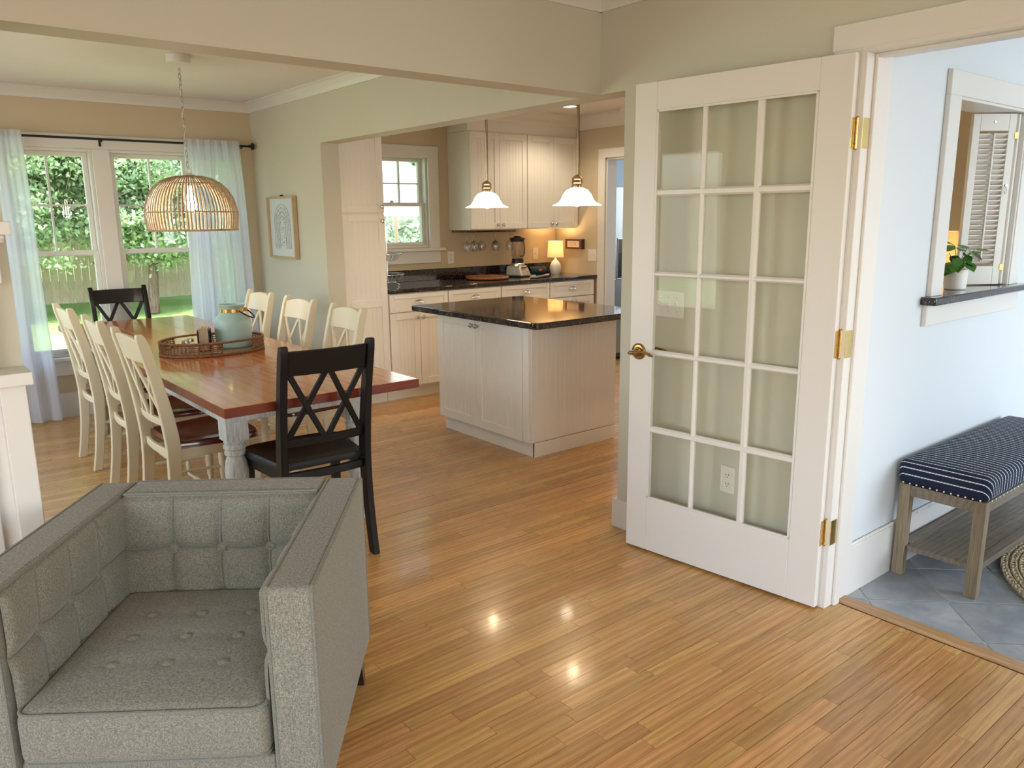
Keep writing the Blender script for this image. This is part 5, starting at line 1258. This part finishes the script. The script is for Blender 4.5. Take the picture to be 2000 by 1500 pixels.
def tree(label, x, y, h, rad, z_low, lm_, nb_, nl, lsize=.07, trunk=.14, lean=0.0, group='trees on the far side of the lawn', droop=.3):
    t_ = thing('garden_tree', label, 'tree', (x, y, GZ), group=group)
    tk = MB(); tk.tube([(0,0,0),(lean*.2,0,h*.15),(lean*.45,.05,h*.35),(lean*.8,-.05,h*.65),(lean,0,h*.95)], [trunk,trunk*.8,trunk*.65,trunk*.4,.02], 10); tk.build('trunk', BARK, t_)
    br = MB(); P = []; T = []
    for i in range(nb_):
        z = z_low + (h-z_low)*(i+.5)/nb_; a = i*2.4 + rng.uniform(-.3,.3); k = (z-z_low)/(h-z_low); rr = rad*(math.sin(math.pi*(.18+.80*(1-k)))**.7)*rng.uniform(.7,1.1)
        A = Vector((lean*z/h, 0, z)); B = A + Vector((rr*math.cos(a), rr*math.sin(a), rr*rng.uniform(-droop,.25))); C_ = (A+B)/2 + Vector((0,0,.12*rr))
        br.tube([A, C_, B], [.030,.018,.005], 5)
        for j in range(4):
            f = rng.uniform(.3,1.0); S = A+(B-A)*f; E = S + Vector(rng.normal(size=3)*.30*rr*.7) + Vector((0,0,-.1*rr)); br.tube([S, (S+E)/2+Vector((0,0,.04)), E], [.010,.007,.003], 4)
        n_ = int(nl/nb_); ncl = 16
        for c0 in range(ncl):
            f = .25+.8*rng.random(); ctr = np.array(A+(B-A)*f) + rng.normal(size=3)*rr*.22; q = n_//ncl
            P.append(ctr + rng.normal(size=(q,3))*np.array([.20,.20,.085])*rad*.5); T.append(np.clip(rng.normal(.5,.18) + rng.normal(0,.17,q), 0, 1))
    br.build('branches', TW, t_, kind='stuff'); leaves('foliage', np.concatenate(P), lsize, lm_, t_, np.concatenate(T))
    return t_
tree('dense bushy conifer filling the garden window near the mantel', 1.1, 15.4, 6.0, 2.3, .62, LFA, 44, 120000, .048, .15)
tree('dense conifer with crooked trunk seen under the woven pendant', 4.0, 15.2, 6.2, 2.2, 1.12, LFA, 44, 120000, .048, .10, .35)
tree('bushy conifer behind the corner sheer curtain', 6.9, 15.6, 6.0, 2.2, 1.0, LFA, 34, 34000, .08, .14)
tree('pale green tree behind the two dense conifers', 2.6, 20.2, 8.2, 3.0, 1.8, LFB, 36, 40000, .11, .2)
tree('tall tree at the far end of the garden fence', -1.4, 20.0, 8.2, 3.0, 1.4, LFB, 30, 22000, .12, .2)
tree('broad tree standing beyond the patio umbrella', 10.2, 19.8, 7.6, 2.9, 1.0, LFB, 34, 40000, .10, .18)
tree('broad tree rising over the hedge beyond the kitchen', 14.0, 20.8, 8.5, 3.4, 1.0, LFB, 34, 40000, .11, .2)
hd = thing('hedge', 'leafy hedge beyond the patio umbrella', 'hedge', (8.2, 11.9, GZ))
m = MB()
for k in range(16): x = -3.8+k*.5; m.tube([(x,0,0),(x+.08,.05,.7),(x-.05,0,1.5)], [.03,.02,.01], 5)
m.build('stems', BARK, hd, kind='stuff')
P = np.stack([rng.uniform(-4,4,60000), rng.normal(0,.35,60000), 1.75*rng.random(60000)**.8], 1); leaves('foliage', P, .055, LFB, hd, np.clip(rng.normal(.5,.24,60000),0,1))
# patio umbrella outside the kitchen window
um = thing('patio_umbrella', 'large white patio umbrella with wooden pole outside the kitchen window', 'umbrella', (5.35, 8.9, GZ))
CANV = bpy.data.materials.new('white_canvas'); CANV.use_nodes = True; q = CANV.node_tree; q.nodes.clear(); d1 = q.nodes.new('ShaderNodeBsdfDiffuse'); d1.inputs[0].default_value = (.9,.9,.92,1); d2 = q.nodes.new('ShaderNodeBsdfTranslucent'); d2.inputs[0].default_value = (.92,.92,.95,1); mx = q.nodes.new('ShaderNodeMixShader'); mx.inputs[0].default_value = .6
ou = q.nodes.new('ShaderNodeOutputMaterial'); q.links.new(d1.outputs[0], mx.inputs[1]); q.links.new(d2.outputs[0], mx.inputs[2]); q.links.new(mx.outputs[0], ou.inputs[0])
m = MB(); n = 8; rings = [(.02,2.38),(.15,2.35),(.35,2.22),(.60,2.03),(.88,1.86),(.89,1.67)]; vs = []
for r, z in rings:
    for k in range(n*6):
        a = 2*math.pi*k/(n*6); fc = math.cos(math.pi/n)/math.cos(((a) % (2*math.pi/n))-math.pi/n); vs.append((r*fc*math.cos(a), r*fc*math.sin(a), z))
N6 = n*6; m.add(vs, [(i*N6+k, i*N6+(k+1)%N6, (i+1)*N6+(k+1)%N6, (i+1)*N6+k) for i in range(len(rings)-1) for k in range(N6)]).build('canopy', CANV, um, smooth=30)
PW_ = mat('umbrella_wood', (.50,.34,.27), .5); MB().tube([(0,0,0),(0,0,2.37)], .024, 12).build('pole', PW_, um)
MB().lathe([(0,2.37),(.03,2.37),(.035,2.40),(.012,2.44),(0,2.46)], (0,0,0), 12, False).build('finial', PW_, um); MB().lathe([(0,0),(.24,0),(.24,.05),(.06,.08),(.04,.30),(0,.30)], (0,0,0), 24, False).build('base', mat('stone_base', (.4,.4,.4), .8), um)
for k in range(8):
    a = 2*math.pi*k/8; fc = 1; MB().tube([(.03*math.cos(a), .03*math.sin(a), 2.33), (.35*math.cos(a), .35*math.sin(a), 2.19), (.85*math.cos(a), .85*math.sin(a), 1.85)], .007, 5).build('rib', PW_, um)
